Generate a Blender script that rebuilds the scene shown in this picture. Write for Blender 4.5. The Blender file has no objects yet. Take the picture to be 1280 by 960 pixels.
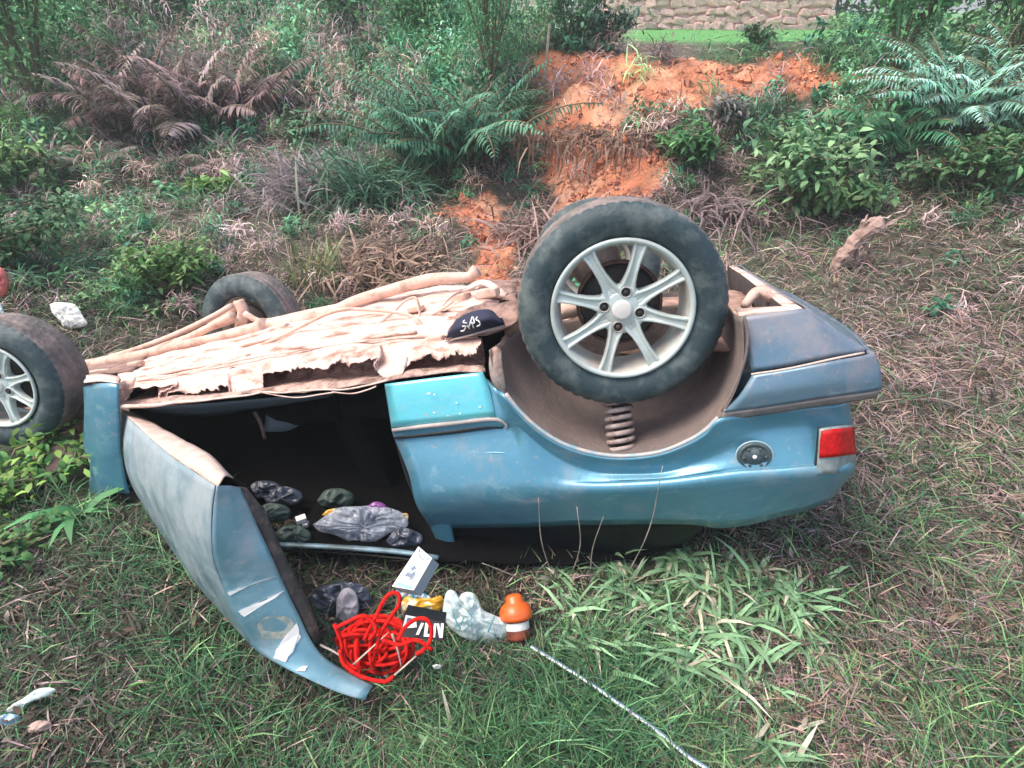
import bpy, bmesh, math, random
import numpy as np
from mathutils import Vector, Matrix, noise as mnoise
random.seed(7); rng = np.random.default_rng(11)
SC = bpy.context.scene
COL = SC.collection

# ------------------------------------------------------------------ camera
FP = 720.0                      # focal length in photograph pixels (1280 wide)
PITCH = math.radians(33)
EYE = 1.6
cam = bpy.data.cameras.new('camera'); cam.sensor_width = 36; cam.lens = FP/1280*36
cam.clip_start = 0.05; cam.clip_end = 600
camo = bpy.data.objects.new('camera', cam); COL.objects.link(camo)
camo.location = (0, 0, EYE); camo.rotation_euler = (math.radians(90)-PITCH, 0, 0)
SC.camera = camo
SC.render.resolution_x, SC.render.resolution_y = 1024, 768

# ------------------------------------------------------------------ sky, sun, exposure
SUN_EL, SUN_AZ = math.radians(60), math.radians(-94)      # azimuth from +Y towards +X
wd = bpy.data.worlds.new("World"); SC.world = wd; wd.use_nodes = True
nt = wd.node_tree; bgn = nt.nodes['Background']
sky = nt.nodes.new('ShaderNodeTexSky'); sky.sky_type = 'NISHITA'; sky.sun_disc = False
sky.sun_elevation = SUN_EL; sky.sun_rotation = SUN_AZ; sky.air_density = 1.0; sky.dust_density = 4.0; sky.ozone_density = 0.6
nt.links.new(sky.outputs[0], bgn.inputs[0]); bgn.inputs[1].default_value = 0.15
sl = bpy.data.lights.new('sun', 'SUN'); sl.energy = 1.3; sl.angle = math.radians(38); sl.color = (1.0, .94, .82)
so = bpy.data.objects.new('sun', sl); COL.objects.link(so)
sd = Vector((math.sin(SUN_AZ)*math.cos(SUN_EL), math.cos(SUN_AZ)*math.cos(SUN_EL), math.sin(SUN_EL)))
so.rotation_euler = sd.to_track_quat('Z', 'Y').to_euler(); so.location = (0, 0, 12)
SC.view_settings.view_transform = 'Standard'; SC.view_settings.look = 'None'
SC.view_settings.exposure = 1.15; SC.view_settings.gamma = 1

# ------------------------------------------------------------------ frames
cp, sp = math.cos(PITCH), math.sin(PITCH)
def c2w(c):                     # camera space (x right, y down, z forward) to world
    c = np.asarray(c, float)
    return np.stack([c[..., 0], c[..., 2]*cp - c[..., 1]*sp, EYE - c[..., 1]*cp - c[..., 2]*sp], -1)
def w2pix(P):
    P = np.asarray(P, float); x, y, z = P[..., 0], P[..., 1], P[..., 2]-EYE
    Z = y*cp - z*sp; Y = -y*sp - z*cp; Zs = np.maximum(Z, .05)
    return 640+FP*x/Zs, 480+FP*Y/Zs, Z
def ray(px, py): return np.array([(px-640)/FP, (py-480)/FP, 1.])
V_ = np.array([190, -210, 720.]); V_ /= np.linalg.norm(V_)          # across the car, away from us
U_ = -np.array([-2480, 225, 720.]); U_ -= V_*(U_@V_); U_ /= np.linalg.norm(U_)  # to the tail
W_ = np.cross(U_, V_)                                                # towards the upturned floor
R_ = 1.56*ray(778, 385)                                              # rear near wheel centre
def uvw(c): c = np.asarray(c)-R_; return np.array([c@U_, c@V_, c@W_])
def S(px, py, v=0.):            # point on the lengthwise plane v of the car
    d = ray(px, py); return uvw(d*((v+R_@V_)/(d@V_)))
def SW(px, py, w): d = ray(px, py); return uvw(d*((w+R_@W_)/(d@W_)))
def SZ(px, py, z):              # at depth z
    return uvw(ray(px, py)*z)
def car2w(p): p = np.asarray(p); return c2w(R_+p[0]*U_+p[1]*V_+p[2]*W_)
def w2car(p):
    p = np.asarray(p, float); x, y, z = p[0], p[1], p[2]-EYE
    return uvw(np.array([x, -y*sp-z*cp, y*cp-z*sp]))

# ------------------------------------------------------------------ materials
def mat(name, base=(.5, .5, .5), rough=.6, metal=0, var=None, vscale=8, vmix=(.4, .6), bump=0, bscale=40, spec=.5, coat=0, attr=None, transl=0, alpha=1, trans=0, dist=.01, stretch=None):
    m = bpy.data.materials.new(name); m.use_nodes = True; n = m.node_tree; b = n.nodes['Principled BSDF']
    b.inputs['Base Color'].default_value = (*base, 1); b.inputs['Roughness'].default_value = rough; b.inputs['Metallic'].default_value = metal
    b.inputs['Specular IOR Level'].default_value = spec; b.inputs['Coat Weight'].default_value = coat
    b.inputs['Transmission Weight'].default_value = trans; b.inputs['Alpha'].default_value = alpha
    tc = n.nodes.new('ShaderNodeTexCoord'); colout = None; vec = tc.outputs['Object']
    if stretch:
        mp = n.nodes.new('ShaderNodeMapping'); mp.inputs['Scale'].default_value = stretch; n.links.new(vec, mp.inputs[0]); vec = mp.outputs[0]
    if attr:
        a = n.nodes.new('ShaderNodeAttribute'); a.attribute_name = attr; colout = a.outputs['Color']
    if var is not None:
        nz = n.nodes.new('ShaderNodeTexNoise'); nz.inputs['Scale'].default_value = vscale; nz.inputs['Detail'].default_value = 8; nz.inputs['Roughness'].default_value = .65
        n.links.new(vec, nz.inputs['Vector'])
        cr = n.nodes.new('ShaderNodeValToRGB'); cr.color_ramp.elements[0].position = vmix[0]; cr.color_ramp.elements[1].position = vmix[1]
        n.links.new(nz.outputs['Fac'], cr.inputs[0])
        mx = n.nodes.new('ShaderNodeMix'); mx.data_type = 'RGBA'
        n.links.new(cr.outputs[0], mx.inputs[0])
        if colout: n.links.new(colout, mx.inputs[6])
        else: mx.inputs[6].default_value = (*base, 1)
        mx.inputs[7].default_value = (*var, 1); colout = mx.outputs[2]
    if colout: n.links.new(colout, b.inputs['Base Color'])
    if bump:
        nb = n.nodes.new('ShaderNodeTexNoise'); nb.inputs['Scale'].default_value = bscale; nb.inputs['Detail'].default_value = 6
        n.links.new(vec, nb.inputs['Vector'])
        bp = n.nodes.new('ShaderNodeBump'); bp.inputs['Strength'].default_value = bump; bp.inputs['Distance'].default_value = dist
        n.links.new(nb.outputs['Fac'], bp.inputs['Height']); n.links.new(bp.outputs[0], b.inputs['Normal'])
    if transl:
        t = n.nodes.new('ShaderNodeBsdfTranslucent'); ms = n.nodes.new('ShaderNodeMixShader'); ms.inputs[0].default_value = transl
        if colout: n.links.new(colout, t.inputs[0])
        else: t.inputs[0].default_value = (*base, 1)
        n.links.new(b.outputs[0], ms.inputs[1]); n.links.new(t.outputs[0], ms.inputs[2])
        n.links.new(ms.outputs[0], n.nodes['Material Output'].inputs[0])
    return m

def paint_mat(name, base, dust, z0, z1, amt=.9):
    """car paint with clay dust that is thicker towards the car's own floor (local Z up) and in speckles"""
    m = mat(name, base, .32, .35, coat=.5, bump=.22, bscale=6, dist=.03); n = m.node_tree; b = n.nodes['Principled BSDF']
    tc = n.nodes.new('ShaderNodeTexCoord'); sx = n.nodes.new('ShaderNodeSeparateXYZ'); n.links.new(tc.outputs['Object'], sx.inputs[0])
    mr = n.nodes.new('ShaderNodeMapRange'); mr.inputs[1].default_value = z0-.9; mr.inputs[2].default_value = z1-.9; n.links.new(sx.outputs[2], mr.inputs[0])
    nz = n.nodes.new('ShaderNodeTexNoise'); nz.inputs['Scale'].default_value = 7; nz.inputs['Detail'].default_value = 9; nz.inputs['Roughness'].default_value = .7
    n.links.new(tc.outputs['Object'], nz.inputs['Vector'])
    ad = n.nodes.new('ShaderNodeMath'); ad.operation = 'MULTIPLY_ADD'; n.links.new(nz.outputs['Fac'], ad.inputs[0]); ad.inputs[1].default_value = 2.2; ad.inputs[2].default_value = -1.1
    a2 = n.nodes.new('ShaderNodeMath'); a2.operation = 'ADD'; n.links.new(ad.outputs[0], a2.inputs[0]); n.links.new(mr.outputs[0], a2.inputs[1])
    cl = n.nodes.new('ShaderNodeClamp'); n.links.new(a2.outputs[0], cl.inputs[0]); cl.inputs[2].default_value = amt; cl.inputs[1].default_value = .04
    mx = n.nodes.new('ShaderNodeMix'); mx.data_type = 'RGBA'; n.links.new(cl.outputs[0], mx.inputs[0]); mx.inputs[6].default_value = (*base, 1); mx.inputs[7].default_value = (*dust, 1)
    n2 = n.nodes.new('ShaderNodeTexNoise'); n2.inputs['Scale'].default_value = 5.5; n2.inputs['Detail'].default_value = 10; n2.inputs['Roughness'].default_value = .75; n2.inputs['Distortion'].default_value = .6
    mp = n.nodes.new('ShaderNodeMapping'); mp.inputs['Location'].default_value = (3, 7, 1); mp.inputs['Scale'].default_value = (.8, 1, 1.7); n.links.new(tc.outputs['Object'], mp.inputs[0]); n.links.new(mp.outputs[0], n2.inputs['Vector'])
    c2 = n.nodes.new('ShaderNodeValToRGB'); c2.color_ramp.elements[0].position = .56; c2.color_ramp.elements[1].position = .70; n.links.new(n2.outputs['Fac'], c2.inputs[0])
    k2 = n.nodes.new('ShaderNodeMath'); k2.operation = 'MULTIPLY'; n.links.new(c2.outputs[0], k2.inputs[0]); k2.inputs[1].default_value = .55
    m2 = n.nodes.new('ShaderNodeMix'); m2.data_type = 'RGBA'; n.links.new(k2.outputs[0], m2.inputs[0]); n.links.new(mx.outputs[2], m2.inputs[6]); m2.inputs[7].default_value = (.34, .50, .56, 1)
    n3 = n.nodes.new('ShaderNodeTexNoise'); n3.inputs['Scale'].default_value = 60; n3.inputs['Detail'].default_value = 4; n.links.new(tc.outputs['Object'], n3.inputs['Vector'])
    c3 = n.nodes.new('ShaderNodeValToRGB'); c3.color_ramp.elements[0].position = .64; c3.color_ramp.elements[1].position = .70; n.links.new(n3.outputs['Fac'], c3.inputs[0])
    k3 = n.nodes.new('ShaderNodeMath'); k3.operation = 'MULTIPLY'; n.links.new(c3.outputs[0], k3.inputs[0]); k3.inputs[1].default_value = .5
    m3 = n.nodes.new('ShaderNodeMix'); m3.data_type = 'RGBA'; n.links.new(k3.outputs[0], m3.inputs[0]); n.links.new(m2.outputs[2], m3.inputs[6]); m3.inputs[7].default_value = (*dust, 1)
    n.links.new(m3.outputs[2], b.inputs['Base Color'])
    r = n.nodes.new('ShaderNodeMapRange'); n.links.new(cl.outputs[0], r.inputs[0]); r.inputs[3].default_value = .3; r.inputs[4].default_value = .85; n.links.new(r.outputs[0], b.inputs['Roughness'])
    i = n.nodes.new('ShaderNodeMapRange'); n.links.new(cl.outputs[0], i.inputs[0]); i.inputs[3].default_value = .5; i.inputs[4].default_value = 0; n.links.new(i.outputs[0], b.inputs['Coat Weight'])
    i = n.nodes.new('ShaderNodeMapRange'); n.links.new(cl.outputs[0], i.inputs[0]); i.inputs[3].default_value = .35; i.inputs[4].default_value = 0; n.links.new(i.outputs[0], b.inputs['Metallic'])
    return m

BLUE = (.075, .25, .35)
M = dict(
 paint=paint_mat('blue_paint', BLUE, (.30, .28, .29), .75, 1.6, .55),
 skylitsill=paint_mat('sky_lit_sill_paint', (.11, .53, .60), (.45, .40, .36), .86, 1.6, .3),
 doorpaint=paint_mat('door_paint', (.13, .24, .29), (.31, .34, .35), .0, .95, .8),
 dustblue=paint_mat('dusty_bumper', (.10, .19, .26), (.36, .27, .26), .62, 1.05, .8),
 clay=mat('clay_coated_steel', (.78, .55, .46), .85, var=(.30, .16, .12), vscale=13, vmix=(.50, .66), bump=.7, bscale=30, dist=.015, stretch=(.6, 1.1, 1.1)),
 clay2=mat('clay_dust_pipe', (.68, .47, .38), .8, var=(.30, .16, .11), vscale=14, vmix=(.48, .78), bump=.3, bscale=60),
 rust=mat('rusty_cavity', (.34, .21, .17), .9, var=(.11, .06, .05), vscale=16, vmix=(.45, .66), bump=.6, bscale=40, dist=.02),
 rusthole=mat('rust_hole', (.10, .055, .045), .95, var=(.22, .13, .10), vscale=40, bump=.5, bscale=60),
 liner=mat('wheel_well_dirt', (.15, .12, .11), .9, var=(.26, .19, .17), vscale=6, vmix=(.4, .75), bump=.4, bscale=60),
 rubber=mat('tyre_rubber', (.032, .055, .062), .6, var=(.19, .22, .21), vscale=11, vmix=(.46, .80), bump=.15, bscale=90, spec=.4),
 tread=mat('tread_dust', (.10, .095, .09), .85, var=(.30, .23, .21), vscale=12, vmix=(.4, .7), bump=.2, bscale=90),
 alloy=mat('alloy_rim', (.56, .63, .60), .42, .15, var=(.48, .46, .40), vscale=14, vmix=(.45, .8), bump=.05, bscale=60),
 alloyd=mat('alloy_barrel', (.50, .52, .48), .5, .1, var=(.42, .33, .28), vscale=10, vmix=(.4, .7)),
 cap=mat('hub_cap_white', (.75, .70, .64), .5),
 dark=mat('dark_steel', (.03, .025, .025), .7, var=(.12, .07, .05), vscale=20, vmix=(.5, .8)),
 black=mat('black_trim', (.012, .012, .014), .6),
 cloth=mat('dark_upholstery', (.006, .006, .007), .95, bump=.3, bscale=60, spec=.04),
 greycloth=mat('grey_plastic', (.10, .13, .15), .6),
 seal=mat('door_seal', (.06, .05, .045), .8, var=(.22, .16, .12), vscale=25, vmix=(.5, .75), bump=.5, bscale=50),
 mould=mat('moulding', (.30, .27, .26), .7, var=(.5, .40, .36), vscale=18, vmix=(.4, .7)),
 glass=mat('dark_glass', (.008, .010, .012), .35, spec=.15),
 redlens=mat('red_lens', (.55, .006, .008), .45, var=(.34, .004, .004), vscale=60, coat=0, spec=.25),
 greylens=mat('clear_lens_dusty', (.26, .30, .30), .4, var=(.16, .2, .2), vscale=50, coat=.3),
 fuelcap=mat('fuel_cap_black', (.035, .06, .07), .5, var=(.12, .15, .15), vscale=30, vmix=(.45, .75)),
 chrome=mat('dull_chrome', (.5, .58, .6), .35, .7),
 whitep=mat('plain_white', (.8, .78, .74), .6),
 redrope=mat('red_rope', (.82, .020, .012), .85, spec=.2, var=(.5, .006, .006), vscale=50, bump=.5, bscale=400, dist=.003),
 orange=mat('orange_plastic', (.80, .13, .02), .35, coat=.2),
 brownred=mat('bottle_red_brown', (.33, .07, .03), .5, var=(.15, .04, .03), vscale=40),
 white=mat('white_card', (.80, .78, .72), .6, var=(.6, .58, .54), vscale=20, vmix=(.5, .8)),
 cardside=mat('card_side_grey', (.32, .36, .40), .6),
 bluegrey=mat('printed_blue_grey', (.10, .14, .20), .5),
 navy=mat('navy_cloth', (.018, .022, .05), .85, bump=.4, bscale=120, dist=.003),
 yellow=mat('yellow_wrap', (.75, .38, .03), .35, var=(.8, .75, .6), vscale=28, vmix=(.5, .56)),
 bluew=mat('blue_wrap', (.12, .35, .5), .35, var=(.7, .75, .75), vscale=35, vmix=(.48, .54)),
 bag=mat('white_plastic_bag', (.72, .82, .80), .35, transl=.25, bump=.2, bscale=40),
 clearbag=mat('clear_plastic_bag', (.42, .47, .56), .10, alpha=.62, bump=1.0, bscale=38, dist=.03, spec=1.0, var=(.75, .80, .86), vscale=45, vmix=(.52, .60)),
 darkbag=mat('dark_plastic_bag', (.06, .07, .10), .2, bump=.6, bscale=35, dist=.02, spec=.8),
 milky=mat('milky_plastic', (.66, .60, .62), .4, transl=.2),
 purple=mat('purple_wrap', (.22, .07, .26), .3),
 cordm=mat('striped_cord', (.7, .75, .78), .45, attr='col', bump=.3, bscale=300, dist=.002),
 leaf=mat('foliage', rough=.55, attr='col', transl=.22, spec=.35),
 soil=mat('soil', rough=.95, attr='col', bump=1.0, bscale=22, dist=.04, spec=.2),
 wood=mat('dead_wood', (.42, .29, .25), .9, var=(.26, .16, .13), vscale=20, bump=.5, bscale=60),
 stem=mat('plant_stem', (.10, .12, .06), .8, var=(.22, .15, .09), vscale=12),
 palewood=mat('pale_post', (.60, .50, .42), .8, var=(.3, .24, .2), vscale=9),
 stone=mat('pink_stone', (.92, .62, .54), .85, var=(.66, .36, .32), vscale=5, vmix=(.4, .65), bump=.6, bscale=12, dist=.03),
 mortar=mat('grey_mortar', (.62, .44, .42), .9, bump=.4, bscale=20),
 redthing=mat('red_plastic', (.55, .13, .11), .5),
)
for k in ('leaf',):
    M[k].use_backface_culling = False

# ------------------------------------------------------------------ mesh helpers
def mk(name, verts, faces, m, parent=None, smooth=True, cols=None, loc=None, mats=None, fm=None):
    me = bpy.data.meshes.new(name)
    me.from_pydata([tuple(map(float, p)) for p in verts], [], [tuple(int(i) for i in f) for f in faces]); me.update()
    for mm in (mats or [m]): me.materials.append(mm)
    if fm is not None: me.polygons.foreach_set('material_index', fm)
    if smooth: me.polygons.foreach_set('use_smooth', [True]*len(me.polygons))
    if cols is not None:
        a = me.color_attributes.new('col', 'FLOAT_COLOR', 'POINT'); a.data.foreach_set('color', np.c_[cols, np.ones(len(cols))].ravel())
    o = bpy.data.objects.new(name, me); COL.objects.link(o)
    if parent: o.parent = parent
    if loc is not None: o.location = loc
    return o
def tag(o, label=None, cat=None, group=None, kind=None):
    for k, v in (('label', label), ('category', cat), ('group', group), ('kind', kind)):
        if v: o[k] = v
    return o
def empty(name, loc, rot=None, parent=None):
    o = bpy.data.objects.new(name, None); COL.objects.link(o); o.location = tuple(loc); o.empty_display_size = .1
    if rot is not None: o.rotation_euler = rot
    if parent: o.parent = parent
    return o
def cr(P, n):                  # Catmull-Rom through points, n samples a span
    P = np.asarray(P, float); Q = np.vstack([2*P[0]-P[1], P, 2*P[-1]-P[-2]]); out = []
    for i in range(1, len(Q)-2):
        for t in np.arange(n)/n:
            a, b, c, d = Q[i-1], Q[i], Q[i+1], Q[i+2]
            out.append(.5*((2*b)+(-a+c)*t+(2*a-5*b+4*c-d)*t*t+(-a+3*b-3*c+d)*t**3))
    out.append(P[-1]); return np.array(out)
def gridmesh(G):               # G rows x cols x 3
    G = np.asarray(G); r, c = G.shape[:2]
    V = G.reshape(-1, 3); F = [(i*c+j, i*c+j+1, (i+1)*c+j+1, (i+1)*c+j) for i in range(r-1) for j in range(c-1)]
    return V, F
def sheet(name, rows, m, parent=None, nu=4, nv=3, thick=.004, jit=0, smoothv=True, loc=None, off=1):
    """surface through rows of points (every row has the same count)"""
    A = np.array([cr(r, nu) for r in rows])
    if smoothv: A = np.transpose(np.array([cr(A[:, j], nv) for j in range(A.shape[1])]), (1, 0, 2))
    if jit:
        for i in range(A.shape[0]):
            for j in range(A.shape[1]):
                A[i, j] += np.array(mnoise.noise_vector(Vector(A[i, j]*9)))*jit
    V, F = gridmesh(A)
    o = mk(name, V, F, m, parent, loc=loc)
    if thick:
        s = o.modifiers.new('solid', 'SOLIDIFY'); s.thickness = thick; s.offset = off*1.0
    return o
def tubemesh(P, r, n=8, closed=False, flat=1.0):
    P = np.asarray(P, float); N = len(P); r = np.broadcast_to(np.asarray(r, float), (N,))
    T = np.gradient(P, axis=0); T /= np.linalg.norm(T, axis=1)[:, None]+1e-9
    up = np.array([0, 0, 1.]); a = np.cross(T[0], up)
    if np.linalg.norm(a) < 1e-3: a = np.cross(T[0], [1, 0, 0])
    V = []; a /= np.linalg.norm(a)
    for i in range(N):
        a = a-T[i]*(a@T[i]); a /= np.linalg.norm(a)+1e-9; b = np.cross(T[i], a)
        for k in range(n):
            t = 2*math.pi*k/n; V.append(P[i]+r[i]*(math.cos(t)*a+math.sin(t)*b*flat))
    F = [(i*n+k, i*n+(k+1) % n, (i+1)*n+(k+1) % n, (i+1)*n+k) for i in range(N-1) for k in range(n)]
    F += [tuple(range(n))[::-1], tuple(range((N-1)*n, N*n))]
    return np.array(V), F
def tube(name, P, r, m, parent=None, n=8, sm=4, loc=None, flat=1.0):
    Q = cr(P, sm) if sm else np.asarray(P)
    rr = r if np.isscalar(r) else np.interp(np.linspace(0, 1, len(Q)), np.linspace(0, 1, len(r)), r)
    V, F = tubemesh(Q, rr, n, flat=flat); return mk(name, V, F, m, parent, loc=loc)
class Acc:                     # joins shapes into one mesh
    def __init__(s): s.V = []; s.F = []; s.M = []; s.n = 0
    def add(s, V, F, mi=0): s.V += [tuple(p) for p in V]; s.F += [tuple(i+s.n for i in f) for f in F]; s.M += [mi]*len(F); s.n = len(s.V)
    def box(s, c, sx, sy, sz, R=None, mi=0, taper=1):
        P = np.array([(x*sx/2*(taper if z > 0 else 1), y*sy/2*(taper if z > 0 else 1), z*sz/2) for z in (-1, 1) for y in (-1, 1) for x in (-1, 1)])
        if R is not None: P = P@np.array(R).T
        s.add(P+np.array(c), [(0, 2, 3, 1), (4, 5, 7, 6), (0, 1, 5, 4), (2, 6, 7, 3), (0, 4, 6, 2), (1, 3, 7, 5)], mi)
    def build(s, name, m, parent=None, smooth=False, mats=None, loc=None, bevel=0):
        o = mk(name, s.V, s.F, m, parent, smooth, mats=mats, fm=s.M if mats else None, loc=loc)
        if bevel:
            b = o.modifiers.new('bev', 'BEVEL'); b.width = bevel; b.segments = 2
        return o
def lathe(prof, n=64, axis='Y', fn=None):   # profile (r, y) about local Y
    V = []; F = []
    for k in range(n):
        t = 2*math.pi*k/n
        for j, (r, y) in enumerate(prof):
            rr = r+(fn(k, j) if fn else 0); V.append((rr*math.cos(t), y, rr*math.sin(t)))
    c = len(prof)
    for k in range(n):
        for j in range(c-1):
            F.append((k*c+j, k*c+j+1, ((k+1) % n)*c+j+1, ((k+1) % n)*c+j))
    return V, F
def fbm(x, y, s, seed=0.):
    out = np.zeros(np.shape(x)); a = 1; f = s
    for o in range(4):
        out += a*(np.sin(x*f*1.7+seed+1.3*np.sin(y*f*1.1+seed*2+o))*np.cos(y*f*1.9-seed+1.1*np.sin(x*f*1.3+o*2.1+seed))); a *= .55; f *= 2.03
    return out/2

# ------------------------------------------------------------------ terrain
def sstep(t): t = np.clip(t, 0, 1); return t*t*(3-2*t)
def hz(x, y):
    x = np.asarray(x, float); y = np.asarray(y, float)
    k = sstep((x+2.5)/4)                                   # 0 on the left, 1 on the right
    y0 = 5.2-1.2*k; y1 = 12.5-4.4*k
    z = 1.17*sstep((y-y0)/(y1-y0))*(1)
    z = z + .10*fbm(x, y, .8, 1.)*sstep((y-3)/3)*(1-sstep((y-y1)/2)) + .018*fbm(x, y, 4., 2.) + .02*fbm(x, y, 1.3, 5.)
    z = z - .34*np.exp(-(((x+1.5)/1.0)**2+((y-3.2)/.75)**2))     # hollow the nose dropped into
    z = z + .16*np.exp(-(((x-.9)/.6)**2+((y-1.45)/.35)**2))*.6    # rise of grass below the tail
    z = z + .30*sstep((x-2.0)/3)*sstep((y-1)/3)*(1-sstep((y-7)/3))
    z = z - .35*np.exp(-(((x-.35)/.45)**2))*sstep((y-4.6)/1.2)*(1-sstep((y-7)/1.2))*.6   # gully in the red bank
    return z
def hit_slow(px, py):
    """where the sight line of a photograph pixel meets the terrain (vectorised)"""
    px = np.atleast_1d(np.asarray(px, float)); py = np.atleast_1d(np.asarray(py, float))
    d = c2w(np.stack([(px-640)/FP, (py-480)/FP, np.ones_like(px)], -1))-np.array([0, 0, EYE])
    t = np.full(px.shape, .4); done = np.zeros(px.shape, bool); tt = np.full(px.shape, np.nan)
    prev = t.copy()
    for i in range(235):
        P = d*t[:, None]; below = (EYE+P[:, 2] < hz(P[:, 0], P[:, 1])) & ~done
        tt[below] = ((t+prev)/2)[below]; done |= below
        prev = t.copy(); t = t*1.018+.006
    P = d*tt[:, None]+np.array([0, 0, EYE])
    ok = ~np.isnan(tt); P[ok, 2] = hz(P[ok, 0], P[ok, 1]); return P, ok
GX = np.arange(-300, 1600, 12.); GY = np.concatenate([np.arange(-60, 120, 4.), np.arange(120, 1270, 12.)])
_gx, _gy = np.meshgrid(GX, GY); _P, _ok = hit_slow(_gx.ravel(), _gy.ravel())
_D = np.linalg.norm(_P-np.array([0, 0, EYE]), axis=1); _D[~_ok] = np.nan; _I = (1/_D).reshape(_gx.shape)
def hit(px, py):
    px = np.atleast_1d(np.asarray(px, float)); py = np.atleast_1d(np.asarray(py, float))
    i = np.clip((px-GX[0])/12., 0, len(GX)-1.001); a = i.astype(int); fa = i-a
    j = np.interp(py, GY, np.arange(len(GY))); j = np.clip(j, 0, len(GY)-1.001); b = j.astype(int); fb = j-b
    inv = (_I[b, a]*(1-fa)+_I[b, a+1]*fa)*(1-fb)+(_I[b+1, a]*(1-fa)+_I[b+1, a+1]*fa)*fb
    d = c2w(np.stack([(px-640)/FP, (py-480)/FP, np.ones_like(px)], -1))-np.array([0, 0, EYE]); d /= np.linalg.norm(d, axis=-1)[..., None]
    P = d/inv[..., None]+np.array([0, 0, EYE]); ok = ~np.isnan(inv); P[ok, 2] = hz(P[ok, 0], P[ok, 1]); return P, ok
def H(px, py): P, ok = hit(px, py); return P[0]

# ground cover: what grows where. weights for green, light green, straw, dark litter, mauve dry stalk, bare red soil
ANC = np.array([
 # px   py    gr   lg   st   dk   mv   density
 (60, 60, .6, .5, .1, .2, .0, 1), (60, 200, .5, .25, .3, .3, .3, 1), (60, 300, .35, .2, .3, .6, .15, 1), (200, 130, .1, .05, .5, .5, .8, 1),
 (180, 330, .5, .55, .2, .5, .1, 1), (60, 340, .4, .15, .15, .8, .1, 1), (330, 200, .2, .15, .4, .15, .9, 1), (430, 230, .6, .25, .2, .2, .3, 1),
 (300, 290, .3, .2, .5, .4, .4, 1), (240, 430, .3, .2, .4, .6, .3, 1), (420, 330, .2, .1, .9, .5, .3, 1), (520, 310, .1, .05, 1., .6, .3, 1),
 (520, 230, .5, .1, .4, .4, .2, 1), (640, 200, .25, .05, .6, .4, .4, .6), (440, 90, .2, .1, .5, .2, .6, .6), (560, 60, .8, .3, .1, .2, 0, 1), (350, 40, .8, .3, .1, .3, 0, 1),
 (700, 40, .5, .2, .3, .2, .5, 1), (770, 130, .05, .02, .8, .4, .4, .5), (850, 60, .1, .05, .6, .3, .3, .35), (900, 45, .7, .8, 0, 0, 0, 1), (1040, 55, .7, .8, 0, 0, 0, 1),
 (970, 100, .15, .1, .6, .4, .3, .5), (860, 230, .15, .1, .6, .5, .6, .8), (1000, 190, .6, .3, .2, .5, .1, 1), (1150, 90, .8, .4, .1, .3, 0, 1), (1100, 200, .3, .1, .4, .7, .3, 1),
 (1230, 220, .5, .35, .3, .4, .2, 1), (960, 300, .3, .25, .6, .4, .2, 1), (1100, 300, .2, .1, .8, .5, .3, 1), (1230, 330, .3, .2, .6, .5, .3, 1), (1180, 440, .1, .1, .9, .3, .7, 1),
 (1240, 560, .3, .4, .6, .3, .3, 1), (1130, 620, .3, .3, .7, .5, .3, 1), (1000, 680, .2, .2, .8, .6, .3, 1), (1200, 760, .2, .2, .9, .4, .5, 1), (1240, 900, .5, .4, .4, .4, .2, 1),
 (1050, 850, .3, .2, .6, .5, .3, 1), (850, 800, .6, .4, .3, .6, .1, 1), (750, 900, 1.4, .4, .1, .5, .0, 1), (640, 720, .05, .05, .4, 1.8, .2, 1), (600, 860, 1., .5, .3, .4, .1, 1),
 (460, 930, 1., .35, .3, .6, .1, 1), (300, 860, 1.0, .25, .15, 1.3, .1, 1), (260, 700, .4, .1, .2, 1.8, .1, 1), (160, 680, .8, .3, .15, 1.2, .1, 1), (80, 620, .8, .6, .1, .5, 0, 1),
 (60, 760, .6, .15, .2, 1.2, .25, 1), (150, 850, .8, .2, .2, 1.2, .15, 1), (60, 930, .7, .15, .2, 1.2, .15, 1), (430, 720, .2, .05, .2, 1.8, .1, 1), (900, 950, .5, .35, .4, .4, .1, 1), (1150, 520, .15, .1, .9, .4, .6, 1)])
SOIL = [(612, 310, 22, 62, 2.2), (765, 218, 64, 30, 2.2), (800, 110, 110, 34, 1.), (900, 100, 60, 20, 1.), (720, 130, 50, 40, .8), (700, 85, 50, 24, .8), (710, 265, 30, 16, 1.0), (445, 95, 45, 26, .6), (1000, 95, 70, 20, .95), (650, 160, 40, 20, .7), (1065, 165, 25, 12, .8), (1220, 165, 18, 8, .8), (570, 262, 40, 14, .5)]
def cover(P):
    px, py, Z = w2pix(P); px = np.clip(px, -200, 1480); py = np.clip(py, 0, 1100)
    px = px+28*fbm(P[..., 0], P[..., 1], 2.2, 3.); py = py+14*fbm(P[..., 0], P[..., 1], 2.0, 7.)
    W = np.zeros(px.shape+(6,)); s = np.zeros(px.shape)
    for a in ANC:
        w = 1/(((px-a[0])**2+((py-a[1])*1.3)**2)+900)**1.6
        W += w[..., None]*a[2:]; s += w
    W /= s[..., None]
    m = np.zeros(px.shape)
    for c in SOIL: m = m+c[4]*np.exp(-(((px-c[0])/c[2])**2+((py-c[1])/c[3])**2))
    return W, np.clip(m, 0, 1)
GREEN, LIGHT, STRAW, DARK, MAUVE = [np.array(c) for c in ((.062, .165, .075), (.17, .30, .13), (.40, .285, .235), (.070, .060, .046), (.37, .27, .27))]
PAL = np.array([GREEN, LIGHT, STRAW, DARK, MAUVE])
RED = np.array((.50, .185, .10))

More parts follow.
